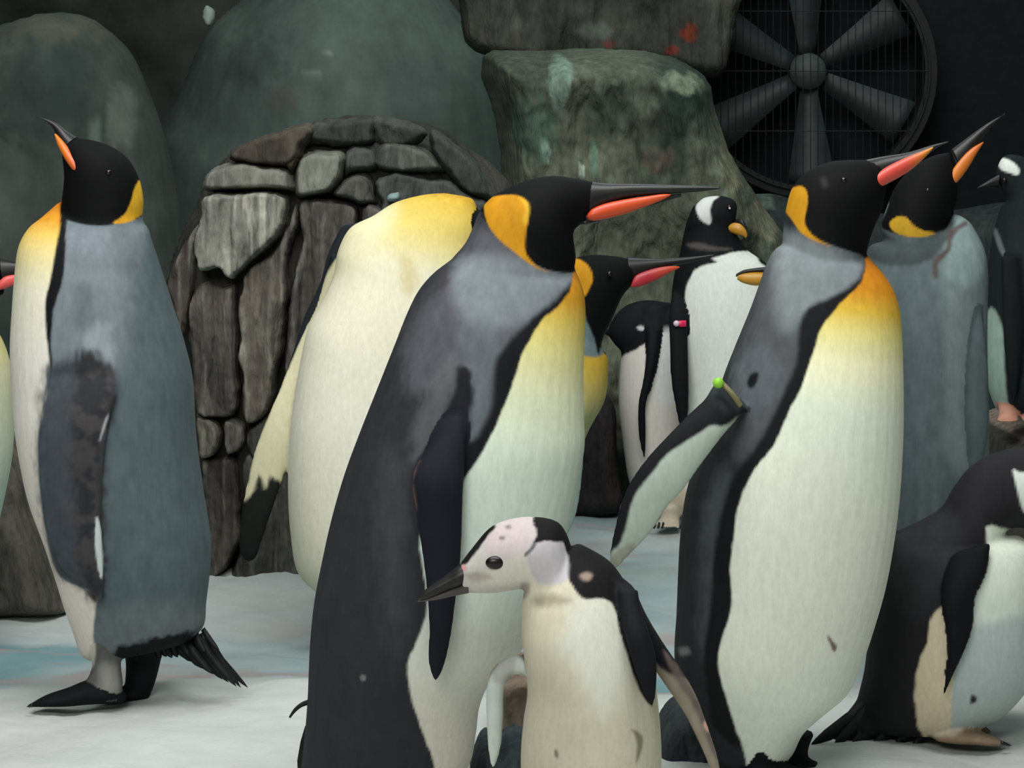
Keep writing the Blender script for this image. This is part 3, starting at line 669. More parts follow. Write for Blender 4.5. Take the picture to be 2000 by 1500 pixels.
Cb.build({'body': ((46, 47, 50), [
    dict(p=[(800, 640), (900, 520), (930, 440), (1060, 500), (1130, 540), (1080, 620), (1000, 700), (960, 800), (930, 880), (900, 900), (880, 780), (800, 760)], c=(88, 88, 94), s=30, n=10, a=.9),
    dict(p=[(960, 500), (1120, 530), (1118, 560), (1060, 610), (1000, 640), (900, 620), (890, 520)], c=(122, 130, 134), s=20, n=4, a=.9),
    dict(p=[(900, 640), (980, 640), (960, 760), (940, 850), (900, 860), (910, 740)], c=(108, 118, 122), s=18, n=8, a=.6),
    dict(p=[(870, 700), (890, 720), (850, 870), (800, 900), (830, 780)], c=(104, 106, 110), s=16, n=12, a=.5),
    dict(p=[(895, 720), (908, 730), (905, 800), (895, 900), (885, 850), (888, 780)], c=(24, 26, 30), s=8, n=3),
    dict(p=[(905, 722), (925, 760), (915, 850), (905, 930), (903, 1010), (895, 1110), (880, 1230), (845, 1240), (826, 1100), (806, 1010), (798, 935), (828, 880), (862, 830)], c=(30, 32, 38), s=6, n=8),
    dict(p=[(740, 900), (795, 900), (800, 1060), (790, 1250), (760, 1250), (740, 1100)], c=(66, 68, 72), s=30, n=14, a=.6),
    dict(p=[(1124, 540), (1116, 552), (1080, 590), (1030, 630), (985, 680), (965, 720), (962, 790), (935, 850), (905, 880), (905, 960), (960, 960), (1040, 860), (1160, 640), (1140, 560)], c=(22, 24, 28), s=8, n=3),
    dict(p=white_C, c=[(0, (196, 130, 32)), (.05, (206, 150, 44)), (.09, (218, 192, 90)), (.15, (228, 220, 146)), (.24, (232, 236, 196)), (.36, (222, 234, 214)), (.6, (212, 228, 218)), (.8, (216, 218, 206)), (1, (214, 208, 194))], g=((1125, 540), (950, 1500)), s=3, n=2.5),
    dict(p=[(704, 1320), (712, 1319), (714, 1328), (706, 1330)], c=(110, 112, 112), s=2, n=1, y=(-9, 0)),
    dict(p=[(950, 420), (930, 395), (1000, 300), (1300, 300), (1300, 500), (1150, 520), (1118, 532), (1080, 530), (1048, 518), (1010, 490), (980, 465), (955, 440), (940, 420)], c=K['black'], s=2.5, n=.6),
    dict(p=[(946, 400), (955, 388), (975, 382), (1008, 381), (1028, 392), (1034, 412), (1030, 440), (1026, 465), (1026, 490), (1036, 508), (1055, 524), (1072, 532), (1045, 522), (1012, 498), (975, 468), (954, 440), (947, 418)], c=(190, 134, 24), s=2, n=.4, smooth=True),
    dict(p=[(1014, 386), (1030, 395), (1034, 412), (1028, 440), (1022, 430), (1026, 404)], c=(230, 190, 60), s=4, n=1, a=.6)]),
  'flipper': ((26, 28, 36), [dict(p=[(815, 900), (805, 930), (812, 985), (802, 1000), (790, 940)], c=(120, 92, 84), s=6, n=8, a=.6)]),
  'far_flipper_reflection': ((190, 212, 204), [dict(p=[(1060, 790), (1130, 740), (1150, 800), (1130, 790), (1105, 785), (1092, 830), (1085, 850)], c=(130, 150, 146), s=4)]),
  'foot': (K['soot'], [])})
Cb.part('upper_bill', [(1406, 369, 1407, 366, .0015), (1370, 374, 1368, 363, .004), (1310, 379, 1305, 361, .007), (1240, 386, 1235, 359, .010), (1190, 400, 1185, 358, .014), (1150, 428, 1150, 354, .019)], M_BILL)
Cb.part('lower_bill', [(1330, 384, 1330, 378, .002), (1250, 408, 1245, 388, .006), (1180, 430, 1178, 400, .010), (1145, 440, 1142, 410, .016)], M_BILL)
Cb.part('bill_plate', [(1147, 427, 1146, 421, .003, -.017), (1158, 431, 1155, 409, .007, -.016), (1185, 427, 1180, 398, .009, -.013), (1220, 418, 1216, 390, .008, -.010), (1260, 404, 1256, 384, .006, -.007), (1295, 390, 1292, 379, .004, -.005), (1311, 381, 1310, 379, .0015, -.004)], M_PL_C, label='orange red plate on the bill')
Cb.ball('eye', 1085, 395, .0045, -.036, M_EYE)
for k, (a, b, w) in enumerate([((606, 1420), (584, 1510), 26), ((612, 1430), (590, 1530), 26), ((625, 1440), (605, 1540), 26), ((640, 1450), (625, 1545), 26)]): Cb.feather('tail_feather', a, b, w, 0, .01*k, M_TAIL)
# one bent quill standing off the tail
Cb.part('bent_feather', [(605, 1365, 606, 1376, .002), (588, 1372, 590, 1381, .002), (574, 1384, 578, 1390, .002), (564, 1400, 567, 1403, .0008)], M_TAIL, label='single black feather curling off the back')

# ---- D: king penguin behind the largest one, head low
Dd = Bird('king_penguin', 'king penguin mostly hidden behind the largest, crimson bill plate and low head', 4.95, (1060, 1160), voxel=0.0038)
Dd.add([(1236, 556, 1240, 508, .018), (1215, 580, 1200, 500, .03), (1195, 625, 1150, 498, .042), (1180, 655, 1112, 512, .05), (1172, 685, 1085, 560, .055), (1160, 710, 1060, 620, .06)])
Dd.add([(1150, 650, 1120, 600, .03), (1176, 680, 1050, 600, .06), (1187, 700, 1000, 640, .08), (1187, 740, 970, 720, .10), (1180, 785, 950, 790, .115), (1150, 840, 940, 860, .12), (1120, 920, 935, 940, .12), (1110, 1000, 945, 1020, .11), (1090, 1080, 970, 1090, .08), (1070, 1120, 1000, 1120, .05)])
for dx in (0, 50): Dd.add([(1000+dx, 1090, 1050+dx, 1090, .03, 0), (1005+dx, 1140, 1045+dx, 1140, .025, 0), (1000+dx, 1158, 1060+dx, 1160, .035, -.01)], 'foot')
Dd.build({'body': ((24, 25, 27), [
    dict(p=[(1118, 690), (1150, 694), (1187, 695), (1200, 760), (1180, 860), (1080, 900), (1080, 700)], c=[(0, (200, 160, 44)), (.4, (196, 172, 78)), (1, (180, 180, 130))], g=((1170, 690), (1150, 810)), s=3),
    dict(p=[(1120, 610), (1150, 622), (1172, 660), (1176, 694), (1130, 690), (1090, 640)], c=(104, 122, 124), s=4, n=2),
    dict(p=[(1090, 580), (1100, 490), (1300, 440), (1300, 600), (1215, 600), (1180, 650), (1170, 692), (1160, 660), (1145, 625), (1136, 600)], c=K['black'], s=3),
    dict(p=[(1118, 510), (1130, 506), (1148, 518), (1158, 542), (1152, 562), (1140, 580), (1124, 575), (1112, 545)], c=K['gold'], s=2, n=.5)]),
  'foot': (K['soot'], [])})
Dd.part('upper_bill', [(1395, 500, 1394, 497, .0015), (1350, 512, 1345, 502, .004), (1290, 526, 1285, 505, .009), (1230, 555, 1225, 502, .02)], M_BILL)
Dd.part('bill_plate', [(1232, 561, 1233, 556, .002, -.022), (1250, 560, 1242, 538, .006, -.020), (1280, 548, 1272, 526, .007, -.014), (1308, 533, 1303, 520, .005, -.010), (1328, 523, 1326, 520, .0015, -.006)], M_PL_D, label='crimson plate on the bill')
Dd.ball('eye', 1190, 535, .005, -.043, M_EYE)

# ---- R: right-hand king penguin with wing band
R = Bird('king_penguin', 'king penguin facing right with lime wing band, flipper swung back, pale belly', 3.58, (1470, 1505), voxel=0.0028)
R.add([(1735, 352, 1722, 308, .014), (1728, 378, 1690, 312, .025), (1725, 400, 1660, 312, .036), (1716, 425, 1620, 316, .045), (1705, 450, 1580, 333, .05), (1696, 475, 1550, 362, .052), (1692, 492, 1537, 400, .053), (1686, 515, 1530, 448, .056),
       (1676, 540, 1530, 490, .056), (1650, 580, 1540, 545, .05)])
R.add([(1692, 496, 1682, 494, .005), (1712, 520, 1600, 490, .035), (1730, 542, 1530, 478, .055), (1745, 568, 1502, 505, .070), (1756, 604, 1486, 548, .084), (1760, 650, 1466, 604, .098), (1762, 710, 1440, 668, .110), (1763, 780, 1414, 735, .122),
       (1762, 850, 1388, 820, .130), (1758, 930, 1358, 905, .136), (1751, 1005, 1338, 975, .138), (1740, 1080, 1328, 1055, .138), (1726, 1150, 1324, 1130, .136), (1706, 1220, 1321, 1205, .132), (1684, 1285, 1317, 1275, .126), (1656, 1345, 1322, 1340, .115),
       (1605, 1390, 1338, 1395, .100), (1568, 1425, 1354, 1430, .09), (1545, 1470, 1375, 1470, .076), (1510, 1495, 1400, 1495, .05)], power=2.15)
R.add([(1400, 742, 1460, 800, .018, -.095), (1390, 758, 1445, 812, .020, -.105), (1376, 780, 1432, 828, .018, -.120), (1346, 808, 1408, 856, .014, -.135), (1308, 846, 1366, 912, .012, -.145), (1262, 896, 1334, 958, .011, -.150), (1230, 942, 1302, 992, .010, -.150),
       (1212, 985, 1280, 1028, .009, -.148), (1198, 1040, 1250, 1064, .007, -.144), (1190, 1085, 1222, 1092, .005, -.14), (1192, 1108, 1204, 1112, .002, -.138)], 'flipper')
R.add([(1480, 700, 1540, 700, .014, .11), (1450, 820, 1520, 820, .014, .13), (1440, 950, 1500, 950, .012, .13), (1440, 1060, 1470, 1060, .005, .12)], 'far')
for dx, yo in ((0, -.05), (70, .05)):
    R.add([(1440+dx, 1430, 1520+dx, 1430, .035, yo), (1450+dx, 1480, 1510+dx, 1480, .03, yo), (1445+dx, 1500, 1580+dx, 1506, .032, yo-.01)], 'foot')
white_R = [(1693, 500), (1690, 525), (1680, 556), (1645, 590), (1605, 640), (1588, 690), (1565, 755), (1538, 810), (1512, 868), (1475, 915), (1448, 968), (1433, 1045), (1426, 1120), (1430, 1180), (1420, 1222), (1405, 1262), (1404, 1310), (1420, 1370),
           (1440, 1430), (1463, 1505), (1480, 1560), (1800, 1560), (1850, 900), (1850, 560), (1720, 480)]
R.build({'body': ((40, 43, 45), [
    dict(p=[(1500, 470), (1620, 480), (1690, 510), (1680, 560), (1600, 640), (1560, 720), (1540, 800), (1450, 900), (1420, 800), (1460, 640)], c=(84, 88, 92), s=30, n=10, a=.9),
    dict(p=[(1530, 455), (1640, 488), (1688, 505), (1686, 540), (1640, 585), (1580, 620), (1530, 640), (1510, 560)], c=(124, 132, 134), s=22, n=4, a=.95),
    dict(p=[(1440, 690), (1500, 680), (1520, 740), (1490, 800), (1440, 790)], c=(96, 104, 108), s=20, n=8, a=.6),
    dict(p=[(1468, 730), (1482, 728), (1478, 748), (1466, 758), (1460, 748)], c=(20, 22, 24), s=4),
    dict(p=[(1380, 960), (1430, 900), (1420, 1100), (1400, 1260), (1370, 1260), (1370, 1080)], c=(74, 80, 82), s=22, n=12, a=.7),
    dict(p=[(1698, 498), (1680, 545), (1630, 578), (1580, 600), (1560, 640), (1555, 710), (1520, 790), (1480, 870), (1436, 925), (1412, 990), (1395, 1080), (1388, 1180), (1376, 1270), (1380, 1340), (1400, 1430), (1500, 1430), (1560, 900), (1740, 620)], c=(20, 22, 24), s=7, n=3),
    dict(p=white_R, c=[(0, (198, 116, 26)), (.07, (206, 138, 32)), (.115, (214, 178, 66)), (.16, (228, 218, 138)), (.22, (236, 234, 190)), (.32, (226, 234, 214)), (.6, (222, 226, 210)), (1, (214, 220, 206))], g=((1690, 500), (1560, 1440)), s=3, n=2.5),
    dict(p=[(1326, 1266), (1344, 1264), (1348, 1276), (1330, 1280)], c=(120, 126, 126), s=5, n=3, a=.8, y=(-9, 0)),
    dict(p=[(1615, 1240), (1622, 1246), (1634, 1262), (1630, 1274), (1622, 1262)], c=(120, 100, 92), s=3),  # small arch of a glass reflection, painted onto the belly
    dict(p=[(1540, 380), (1560, 320), (1640, 280), (1800, 260), (1780, 400), (1720, 440), (1695, 500), (1680, 497), (1640, 484), (1600, 470), (1566, 456), (1545, 420)], c=K['black'], s=2.5, n=.6),
    dict(p=[(1600, 350), (1612, 346), (1618, 362), (1606, 368)], c=(46, 44, 44), s=5, a=.8),
    dict(p=[(1567, 364), (1576, 376), (1577, 400), (1572, 425), (1573, 440), (1586, 458), (1606, 472), (1622, 481), (1590, 470), (1565, 455), (1547, 430), (1530, 405), (1535, 380), (1550, 366)], c=(190, 136, 28), s=2, n=.4)]),
  'far': (K['dark'], []),
  'flipper': ((176, 190, 176), [
      dict(p=[(1470, 730), (1480, 800), (1446, 812), (1428, 826), (1412, 832), (1388, 832), (1360, 850), (1330, 868), (1300, 890), (1272, 925), (1250, 950), (1232, 985), (1222, 1030), (1205, 1070), (1160, 1090), (1180, 960), (1250, 860), (1380, 730)], c=(26, 28, 31), s=4, n=2.5),
      dict(p=[(1380, 740), (1480, 700), (1480, 800), (1440, 812), (1400, 790)], c=(50, 56, 58), s=12, n=3, a=.8),
      dict(p=[(1190, 1085), (1240, 1060), (1220, 1130), (1180, 1130)], c=(140, 134, 122), s=6, n=3, a=.7)]),
  'foot': (K['soot'], [])})
R.part('upper_bill', [(1852, 278, 1853, 276, .0015), (1825, 292, 1822, 283, .004), (1780, 330, 1772, 298, .010), (1735, 358, 1722, 306, .016), (1715, 380, 1690, 312, .024)], M_BILL)
R.part('bill_plate', [(1690, 374, 1690, 370, .003, -.022), (1706, 371, 1700, 350, .007, -.020), (1735, 358, 1728, 328, .009, -.016), (1772, 337, 1766, 309, .008, -.011), (1800, 314, 1797, 297, .005, -.008), (1823, 289, 1822, 287, .0015, -.005)], M_PL_R, label='coral red plate on the bill')
R.ball('eye', 1648, 352, .0045, -.040, M_EYE)
bd = R.part('wing_band', [(1400, 744, 1407, 738, .004, -.124), (1425, 772, 1433, 765, .004, -.132), (1443, 797, 1451, 790, .004, -.125)], M_KHAKI, label='khaki band round the flipper base')
o = R.ball('band_button', 1403, 748, .0075, -.130, M_LIME, label='lime green button'); o.parent = bd

# ---- H: king penguin behind at the right, back turned, bill raised
H = Bird('king_penguin', 'king penguin behind the banded one, blue grey back turned, bill raised highest', 4.3, (1790, 1290), voxel=0.0034)
H.add([(1868, 352, 1856, 296, .012), (1870, 375, 1820, 305, .028), (1866, 400, 1785, 325, .04), (1856, 425, 1752, 360, .046), (1846, 442, 1732, 405, .05), (1848, 470, 1722, 445, .052), (1850, 510, 1735, 490, .05)])
H.add([(1870, 418, 1862, 422, .006), (1892, 432, 1835, 450, .030), (1910, 460, 1760, 470, .050), (1924, 494, 1700, 480, .072), (1929, 540, 1690, 530, .088), (1927, 600, 1672, 590, .102), (1926, 680, 1655, 670, .115), (1928, 770, 1640, 760, .122),
       (1930, 850, 1636, 850, .126), (1925, 940, 1640, 940, .126), (1915, 1030, 1650, 1030, .12), (1895, 1120, 1670, 1120, .105), (1870, 1190, 1700, 1190, .08), (1840, 1225, 1740, 1225, .05)], power=2.15)
H.add([(1868, 600, 1915, 600, .012, -.06), (1860, 680, 1927, 670, .016, -.075), (1856, 770, 1931, 760, .015, -.085), (1858, 840, 1930, 840, .013, -.09), (1864, 900, 1922, 900, .010, -.09), (1880, 960, 1912, 960, .006, -.085), (1892, 990, 1900, 990, .002, -.085)], 'flipper')
for dx in (0, 70): H.add([(1735+dx, 1200, 1790+dx, 1200, .03, 0), (1740+dx, 1260, 1785+dx, 1260, .026, 0), (1735+dx, 1284, 1790+dx, 1288, .04, -.01)], 'foot')
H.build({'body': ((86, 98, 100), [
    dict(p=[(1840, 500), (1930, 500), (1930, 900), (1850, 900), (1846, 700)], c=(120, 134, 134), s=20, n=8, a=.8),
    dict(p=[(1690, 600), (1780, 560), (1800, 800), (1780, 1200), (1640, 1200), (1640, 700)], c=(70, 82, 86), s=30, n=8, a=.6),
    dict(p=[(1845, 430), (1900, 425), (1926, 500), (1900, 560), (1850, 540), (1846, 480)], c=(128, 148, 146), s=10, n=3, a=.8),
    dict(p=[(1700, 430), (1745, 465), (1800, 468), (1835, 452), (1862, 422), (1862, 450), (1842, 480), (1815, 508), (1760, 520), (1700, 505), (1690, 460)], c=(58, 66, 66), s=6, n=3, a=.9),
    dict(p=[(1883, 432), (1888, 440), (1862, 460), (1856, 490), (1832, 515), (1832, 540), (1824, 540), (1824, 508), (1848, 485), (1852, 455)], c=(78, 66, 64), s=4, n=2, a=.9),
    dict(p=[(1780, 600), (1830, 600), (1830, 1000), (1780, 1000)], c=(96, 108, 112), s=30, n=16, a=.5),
    dict(p=[(1720, 440), (1736, 400), (1740, 330), (1840, 250), (1900, 280), (1880, 370), (1866, 410), (1850, 445), (1826, 455), (1790, 462), (1744, 455)], c=K['black'], s=2.5, n=.6),
    dict(p=[(1737, 437), (1745, 427), (1760, 422), (1773, 427), (1785, 441), (1806, 451), (1828, 455), (1800, 463), (1764, 460), (1743, 450)], c=(186, 146, 40), s=2, n=.4)]),
  'flipper': ((82, 94, 96), [dict(p=[(1854, 700), (1868, 690), (1868, 800), (1880, 900), (1868, 930), (1858, 880)], c=(46, 52, 54), s=5, n=6)]),
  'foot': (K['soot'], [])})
H.part('upper_bill', [(1962, 221, 1963, 223, .0015), (1936, 248, 1930, 240, .004), (1905, 290, 1893, 266, .009), (1880, 340, 1858, 292, .014)], M_BILL)
H.part('bill_plate', [(1854, 357, 1853, 348, .003, -.016), (1868, 357, 1860, 332, .007, -.015), (1890, 330, 1880, 306, .007, -.012), (1908, 300, 1900, 288, .005, -.010), (1921, 279, 1920, 277, .0015, -.006)], M_PL_H, label='amber orange plate on the bill')
H.ball('eye', 1812, 372, .005, -.038, M_EYE)

# ---- L: king penguin cut off by the left edge
Lb = Bird('king_penguin', 'king penguin cut off by the left edge, only red bill and pale breast showing', 4.55, (-90, 1238), voxel=0.0042)
Lb.add([(8, 575, 0, 500, .02), (-30, 590, -40, 480, .04), (-70, 600, -90, 470, .05), (-50, 640, -140, 500, .058), (-40, 680, -160, 560, .07)])
Lb.add([(-30, 620, -150, 560, .06), (0, 660, -170, 620, .09), (20, 720, -190, 700, .11), (26, 800, -205, 800, .12), (22, 890, -210, 890, .125), (5, 980, -205, 980, .12), (-20, 1080, -190, 1080, .11), (-50, 1150, -160, 1150, .08), (-70, 1180, -140, 1180, .05)])
for dx in (0, 50): Lb.add([(-130+dx, 1150, -80+dx, 1150, .03, 0), (-125+dx, 1210, -85+dx, 1210, .025, 0), (-125+dx, 1234, -60+dx, 1236, .035, -.01)], 'foot')
Lb.build({'body': ((44, 46, 50), [
    dict(p=[(-60, 640), (60, 600), (80, 1000), (-20, 1220), (-60, 1100), (-50, 900), (-70, 760)], c=[(0, (206, 190, 110)), (.25, (206, 206, 170)), (1, (186, 206, 194))], g=((0, 640), (0, 1000)), s=4),
    dict(p=[(-150, 440), (60, 440), (60, 600), (-20, 640), (-120, 560)], c=K['black'], s=3)]), 'foot': (K['soot'], [])})
Lb.part('upper_bill', [(66, 533, 66, 530, .002), (40, 545, 40, 515, .006), (10, 560, 0, 505, .016)], M_BILL)
Lb.part('bill_plate', [(-8, 568, -8, 556, .005, -.018), (12, 563, 10, 540, .008, -.014), (40, 550, 38, 536, .004, -.008), (58, 540, 58, 538, .0015, -.005)], M_PL_L, label='red plate on the bill')

# ---- E: gentoo penguin in the gap, facing us with head to the right
E = Bird('gentoo_penguin', 'small white bellied penguin in the gap, white head band and yellow bill, facing us', 5.77, (1410, 1030), voxel=0.0042)
E.add([(1432, 452, 1440, 400, .022), (1412, 462, 1430, 388, .036), (1385, 468, 1405, 382, .042), (1362, 470, 1375, 386, .042), (1338, 452, 1358, 402, .036), (1334, 466, 1440, 466, .045), (1330, 490, 1452, 488, .055), (1326, 520, 1470, 520, .07)][0:5])
E.add([(1355, 400, 1400, 396, .03), (1342, 430, 1430, 440, .042), (1334, 462, 1444, 466, .048), (1328, 495, 1462, 490, .058), (1318, 530, 1500, 518, .072), (1312, 570, 1515, 560, .085), (1312, 620, 1528, 610, .094), (1322, 700, 1535, 700, .10), (1330, 790, 1538, 790, .104),
       (1322, 870, 1530, 870, .104), (1300, 930, 1512, 930, .10), (1290, 970, 1490, 975, .085), (1300, 1000, 1470, 1000, .06)])
E.add([(1312, 570, 1340, 575, .010, -.03), (1306, 620, 1342, 620, .013, -.06), (1308, 680, 1344, 680, .012, -.08), (1310, 740, 1346, 740, .011, -.095), (1318, 790, 1345, 790, .009, -.10), (1326, 830, 1342, 830, .006, -.10), (1332, 856, 1338, 856, .002, -.10)], 'flipper')
E.add([(1500, 570, 1530, 575, .010, 0), (1520, 680, 1548, 680, .010, 0), (1525, 780, 1545, 780, .006, 0), (1530, 840, 1534, 840, .002, 0)], 'flipper')
for dx in (0, 110): E.add([(1285+dx, 985, 1335+dx, 985, .03, -.03), (1290+dx, 1010, 1328+dx, 1012, .022, -.04), (1280+dx, 1022, 1330+dx, 1026, .03, -.06), (1278+dx, 1028, 1330+dx, 1030, .03, -.07)], 'foot')
E.build({'body': ((20, 21, 23), [
    dict(p=[(1391, 505), (1415, 497), (1454, 490), (1474, 497), (1500, 524), (1600, 560), (1620, 1040), (1280, 1050), (1270, 920), (1330, 860), (1344, 790), (1340, 700), (1342, 640), (1340, 599), (1337, 572), (1349, 540), (1366, 521), (1402, 513)], c=(226, 232, 222), s=2.5, y=(-9, .05)),
    dict(p=[(1280, 940), (1340, 940), (1340, 1010), (1280, 1010)], c=(204, 190, 166), s=15, n=3),
    dict(p=[(1392, 383), (1372, 386), (1359, 402), (1362, 418), (1370, 430), (1383, 438), (1389, 432), (1387, 410), (1393, 392), (1404, 384)], c=(214, 216, 212), s=2.5, n=1),
    dict(p=[(1340, 478), (1365, 474), (1400, 482), (1430, 486), (1400, 490), (1360, 486)], c=(96, 92, 90), s=4, n=2, a=.7)]),
  'flipper': ((18, 20, 24), []), 'foot': ((186, 176, 156), [])})
E.part('bill', [(1412, 449, 1414, 438, .012, -.012), (1425, 454, 1430, 435, .013, -.022), (1440, 459, 1446, 437, .011, -.030), (1453, 462, 1457, 449, .006, -.034), (1456, 466, 1460, 460, .0015, -.036)], M_PL_Y, label='yellow bill pointing down')
E.part('bill_ridge', [(1428, 438, 1432, 430, .012, -.010), (1446, 441, 1449, 428, .008, -.026), (1457, 456, 1460, 446, .003, -.034)], M_BILL)
E.ball('eye', 1424, 405, .0052, -.036, M_EYE)
E.ball('eye_glint_spot', 1425, 407, .0026, -.041, M_WHITEP, label='pale glint modelled on the eye')  # glint of the eye, set on as a small pale ball
bd = E.part('wing_band', [(1340, 626, 1340, 638, .004, -.078), (1330, 626, 1330, 639, .005, -.082), (1322, 627, 1322, 637, .004, -.080)], M_PINK, label='bright pink flipper band')
o = E.ball('band_button', 1321, 632, .007, -.084, M_WHITEP, label='pale lilac button'); o.parent = bd
for k in range(4): E.feather('claw', (1280+8*k-8, 1020), (1276+8*k-8, 1032), 5, -.08, -.10, M_CLAW)

# ---- F: gentoo beside it, head bowed to the left
F = Bird('gentoo_penguin', 'small black headed penguin bowing left in the gap, white sides around a thin black flipper', 5.95, (1270, 1008), voxel=0.0044)
F.add([(1186, 652, 1190, 634, .014), (1200, 672, 1205, 612, .03), (1222, 690, 1228, 594, .044), (1255, 686, 1262, 586, .05), (1285, 680, 1296, 590, .055), (1300, 700, 1330, 600, .06)])
F.add([(1240, 600, 1310, 590, .045), (1224, 640, 1330, 640, .065), (1214, 690, 1345, 690, .08), (1209, 750, 1352, 750, .09), (1209, 800, 1356, 800, .095), (1216, 860, 1356, 860, .096), (1226, 930, 1350, 920, .09), (1240, 970, 1336, 970, .07), (1256, 985, 1320, 985, .045)])
F.add([(1262, 640, 1290, 640, .010, -.065), (1262, 690, 1286, 690, .011, -.088), (1256, 740, 1276, 740, .010, -.100), (1246, 790, 1262, 790, .009, -.106), (1246, 840, 1262, 840, .008, -.107), (1252, 880, 1262, 880, .005, -.105), (1256, 894, 1261, 894, .002, -.105)], 'flipper')
for dx in (0, 50): F.add([(1240+dx, 960, 1280+dx, 960, .025, 0), (1245+dx, 990, 1275+dx, 990, .02, 0), (1240+dx, 1003, 1285+dx, 1005, .03, -.01)], 'foot')
F.build({'body': ((22, 24, 28), [
    dict(p=[(1212, 698), (1240, 684), (1266, 668), (1290, 650), (1312, 652), (1400, 660), (1400, 1010), (1180, 1010), (1195, 720)], c=(224, 218, 208), s=2.5, y=(-9, .04)),
    dict(p=[(1285, 655), (1330, 655), (1320, 780), (1280, 780)], c=(220, 226, 222), s=8, a=.7, y=(-9, .04)),
    dict(p=[(1243, 640), (1252, 636), (1262, 641), (1252, 646)], c=(200, 200, 200), s=2, n=.5)]),
  'flipper': ((18, 20, 24), []), 'foot': ((130, 100, 80), [])})
F.part('bill', [(1168, 646, 1168, 643, .002), (1180, 652, 1180, 638, .008), (1198, 662, 1200, 628, .016)], M_BILL)

# ---- G: penguin hidden behind the banded king, only its yellow bill shows
G = Bird('gentoo_penguin', 'penguin hidden behind the banded king, only its yellow bill tip shows at the left', 5.3, (1590, 1098), voxel=0.0048)
G.add([(1500, 560, 1502, 522, .014), (1520, 575, 1525, 505, .034), (1550, 590, 1560, 496, .044), (1590, 590, 1600, 500, .046), (1600, 620, 1640, 540, .05)])
G.add([(1560, 560, 1640, 540, .045), (1540, 620, 1660, 600, .06), (1520, 680, 1675, 680, .08), (1505, 780, 1680, 780, .095), (1500, 880, 1680, 880, .10), (1505, 980, 1670, 980, .095), (1530, 1040, 1650, 1040, .07), (1550, 1060, 1630, 1060, .04)])
for dx in (0, 60): G.add([(1550+dx, 1030, 1590+dx, 1030, .025, 0), (1552+dx, 1070, 1585+dx, 1070, .02, 0), (1545+dx, 1090, 1590+dx, 1094, .03, -.01)], 'foot')
G.build({'body': (K['soot'], [dict(p=[(1480, 640), (1590, 620), (1600, 1080), (1480, 1080)], c=(216, 218, 210), s=3)]), 'foot': ((150, 110, 70), [])})
G.part('bill', [(1440, 546, 1441, 537, .003), (1452, 553, 1453, 533, .009), (1475, 558, 1476, 530, .014), (1496, 555, 1497, 531, .015), (1520, 552, 1522, 531, .016)], M_PL_Y, label='dull yellow bill tip')
G.part('bill_ridge', [(1437, 541, 1438, 535, .002), (1455, 534, 1454, 527, .006), (1480, 531, 1480, 523, .010), (1510, 532, 1510, 520, .012)], M_BILL)

# ---- I: gentoo on the ledge at the right edge
I = Bird('gentoo_penguin', 'dark penguin on the ledge at the right edge, white patch over its eye', 5.45, (1985, 830), voxel=0.0044)
I.root.location[2] = P(0, 826, 5.45)[2]; I.base[2] = I.root.location[2]
I.add([(1946, 344, 1952, 318, .014), (1955, 366, 1962, 304, .030), (1966, 385, 1985, 302, .040), (1965, 410, 2020, 318, .044), (1950, 430, 2040, 360, .05), (1940, 470, 2050, 430, .06)])
I.add([(1956, 400, 2040, 380, .045), (1942, 450, 2050, 440, .06), (1932, 510, 2062, 510, .08), (1926, 590, 2072, 590, .092), (1924, 680, 2076, 680, .098), (1930, 750, 2070, 750, .094), (1944, 795, 2056, 795, .07), (1960, 812, 2040, 812, .04)])
I.add([(1954, 500, 1990, 500, .012, -.07), (1956, 580, 1998, 580, .014, -.085), (1960, 660, 1998, 660, .012, -.095), (1966, 730, 1992, 730, .009, -.098), (1976, 790, 1984, 790, .003, -.09)], 'flipper')
for dx in (0, 50): I.add([(1950+dx, 790, 1990+dx, 790, .025, -.03), (1950+dx, 812, 1988+dx, 812, .022, -.05), (1944+dx, 822, 1990+dx, 824, .028, -.07)], 'foot')
I.build({'body': ((30, 36, 38), [
    dict(p=[(1920, 640), (1936, 600), (1958, 640), (1962, 720), (1966, 810), (1930, 830), (1915, 730)], c=(150, 172, 160), s=4, n=1.5),
    dict(p=[(1948, 314), (1956, 308), (1974, 314), (1990, 328), (1988, 342), (1972, 338), (1954, 330)], c=(226, 232, 222), s=2.5, n=1),
    dict(p=[(1940, 452), (1948, 450), (1962, 490), (1962, 500), (1952, 490)], c=(110, 122, 122), s=3, n=1, a=.8)]),
  'flipper': ((20, 26, 28), []), 'foot': ((190, 140, 118), [])})
I.ball('eye', 1962, 352, .005, -.034, M_EYE)
I.part('bill', [(1908, 368, 1909, 366, .002, -.02), (1925, 366, 1928, 354, .006, -.02), (1948, 368, 1952, 340, .014, -.01)], M_BILL)

# ---- J: dark-backed penguin low at the right, bowing out of the picture
J = Bird('gentoo_penguin', 'black backed penguin crouching low at the right edge, ragged tail, head leaving the picture', 3.78, (1800, 1440), voxel=0.0032)
J.add([(1985, 1045, 1730, 1050, .05), (2010, 1060, 1724, 1075, .085), (2025, 1110, 1712, 1120, .105), (2030, 1180, 1704, 1180, .112), (2030, 1250, 1698, 1240, .112), (2020, 1310, 1690, 1310, .105), (1990, 1360, 1678, 1360, .09), (1950, 1400, 1668, 1400, .07), (1900, 1425, 1690, 1425, .05)], power=2.2)
J.add([(1960, 1150, 1735, 1045, .07), (1962, 1120, 1790, 1022, .07), (1950, 1090, 1840, 992, .066), (1960, 1040, 1862, 956, .058), (1985, 1030, 1896, 912, .052), (2020, 1035, 1945, 884, .05), (2060, 1030, 2010, 872, .05), (2100, 1000, 2070, 890, .045), (2130, 960, 2110, 920, .02)])
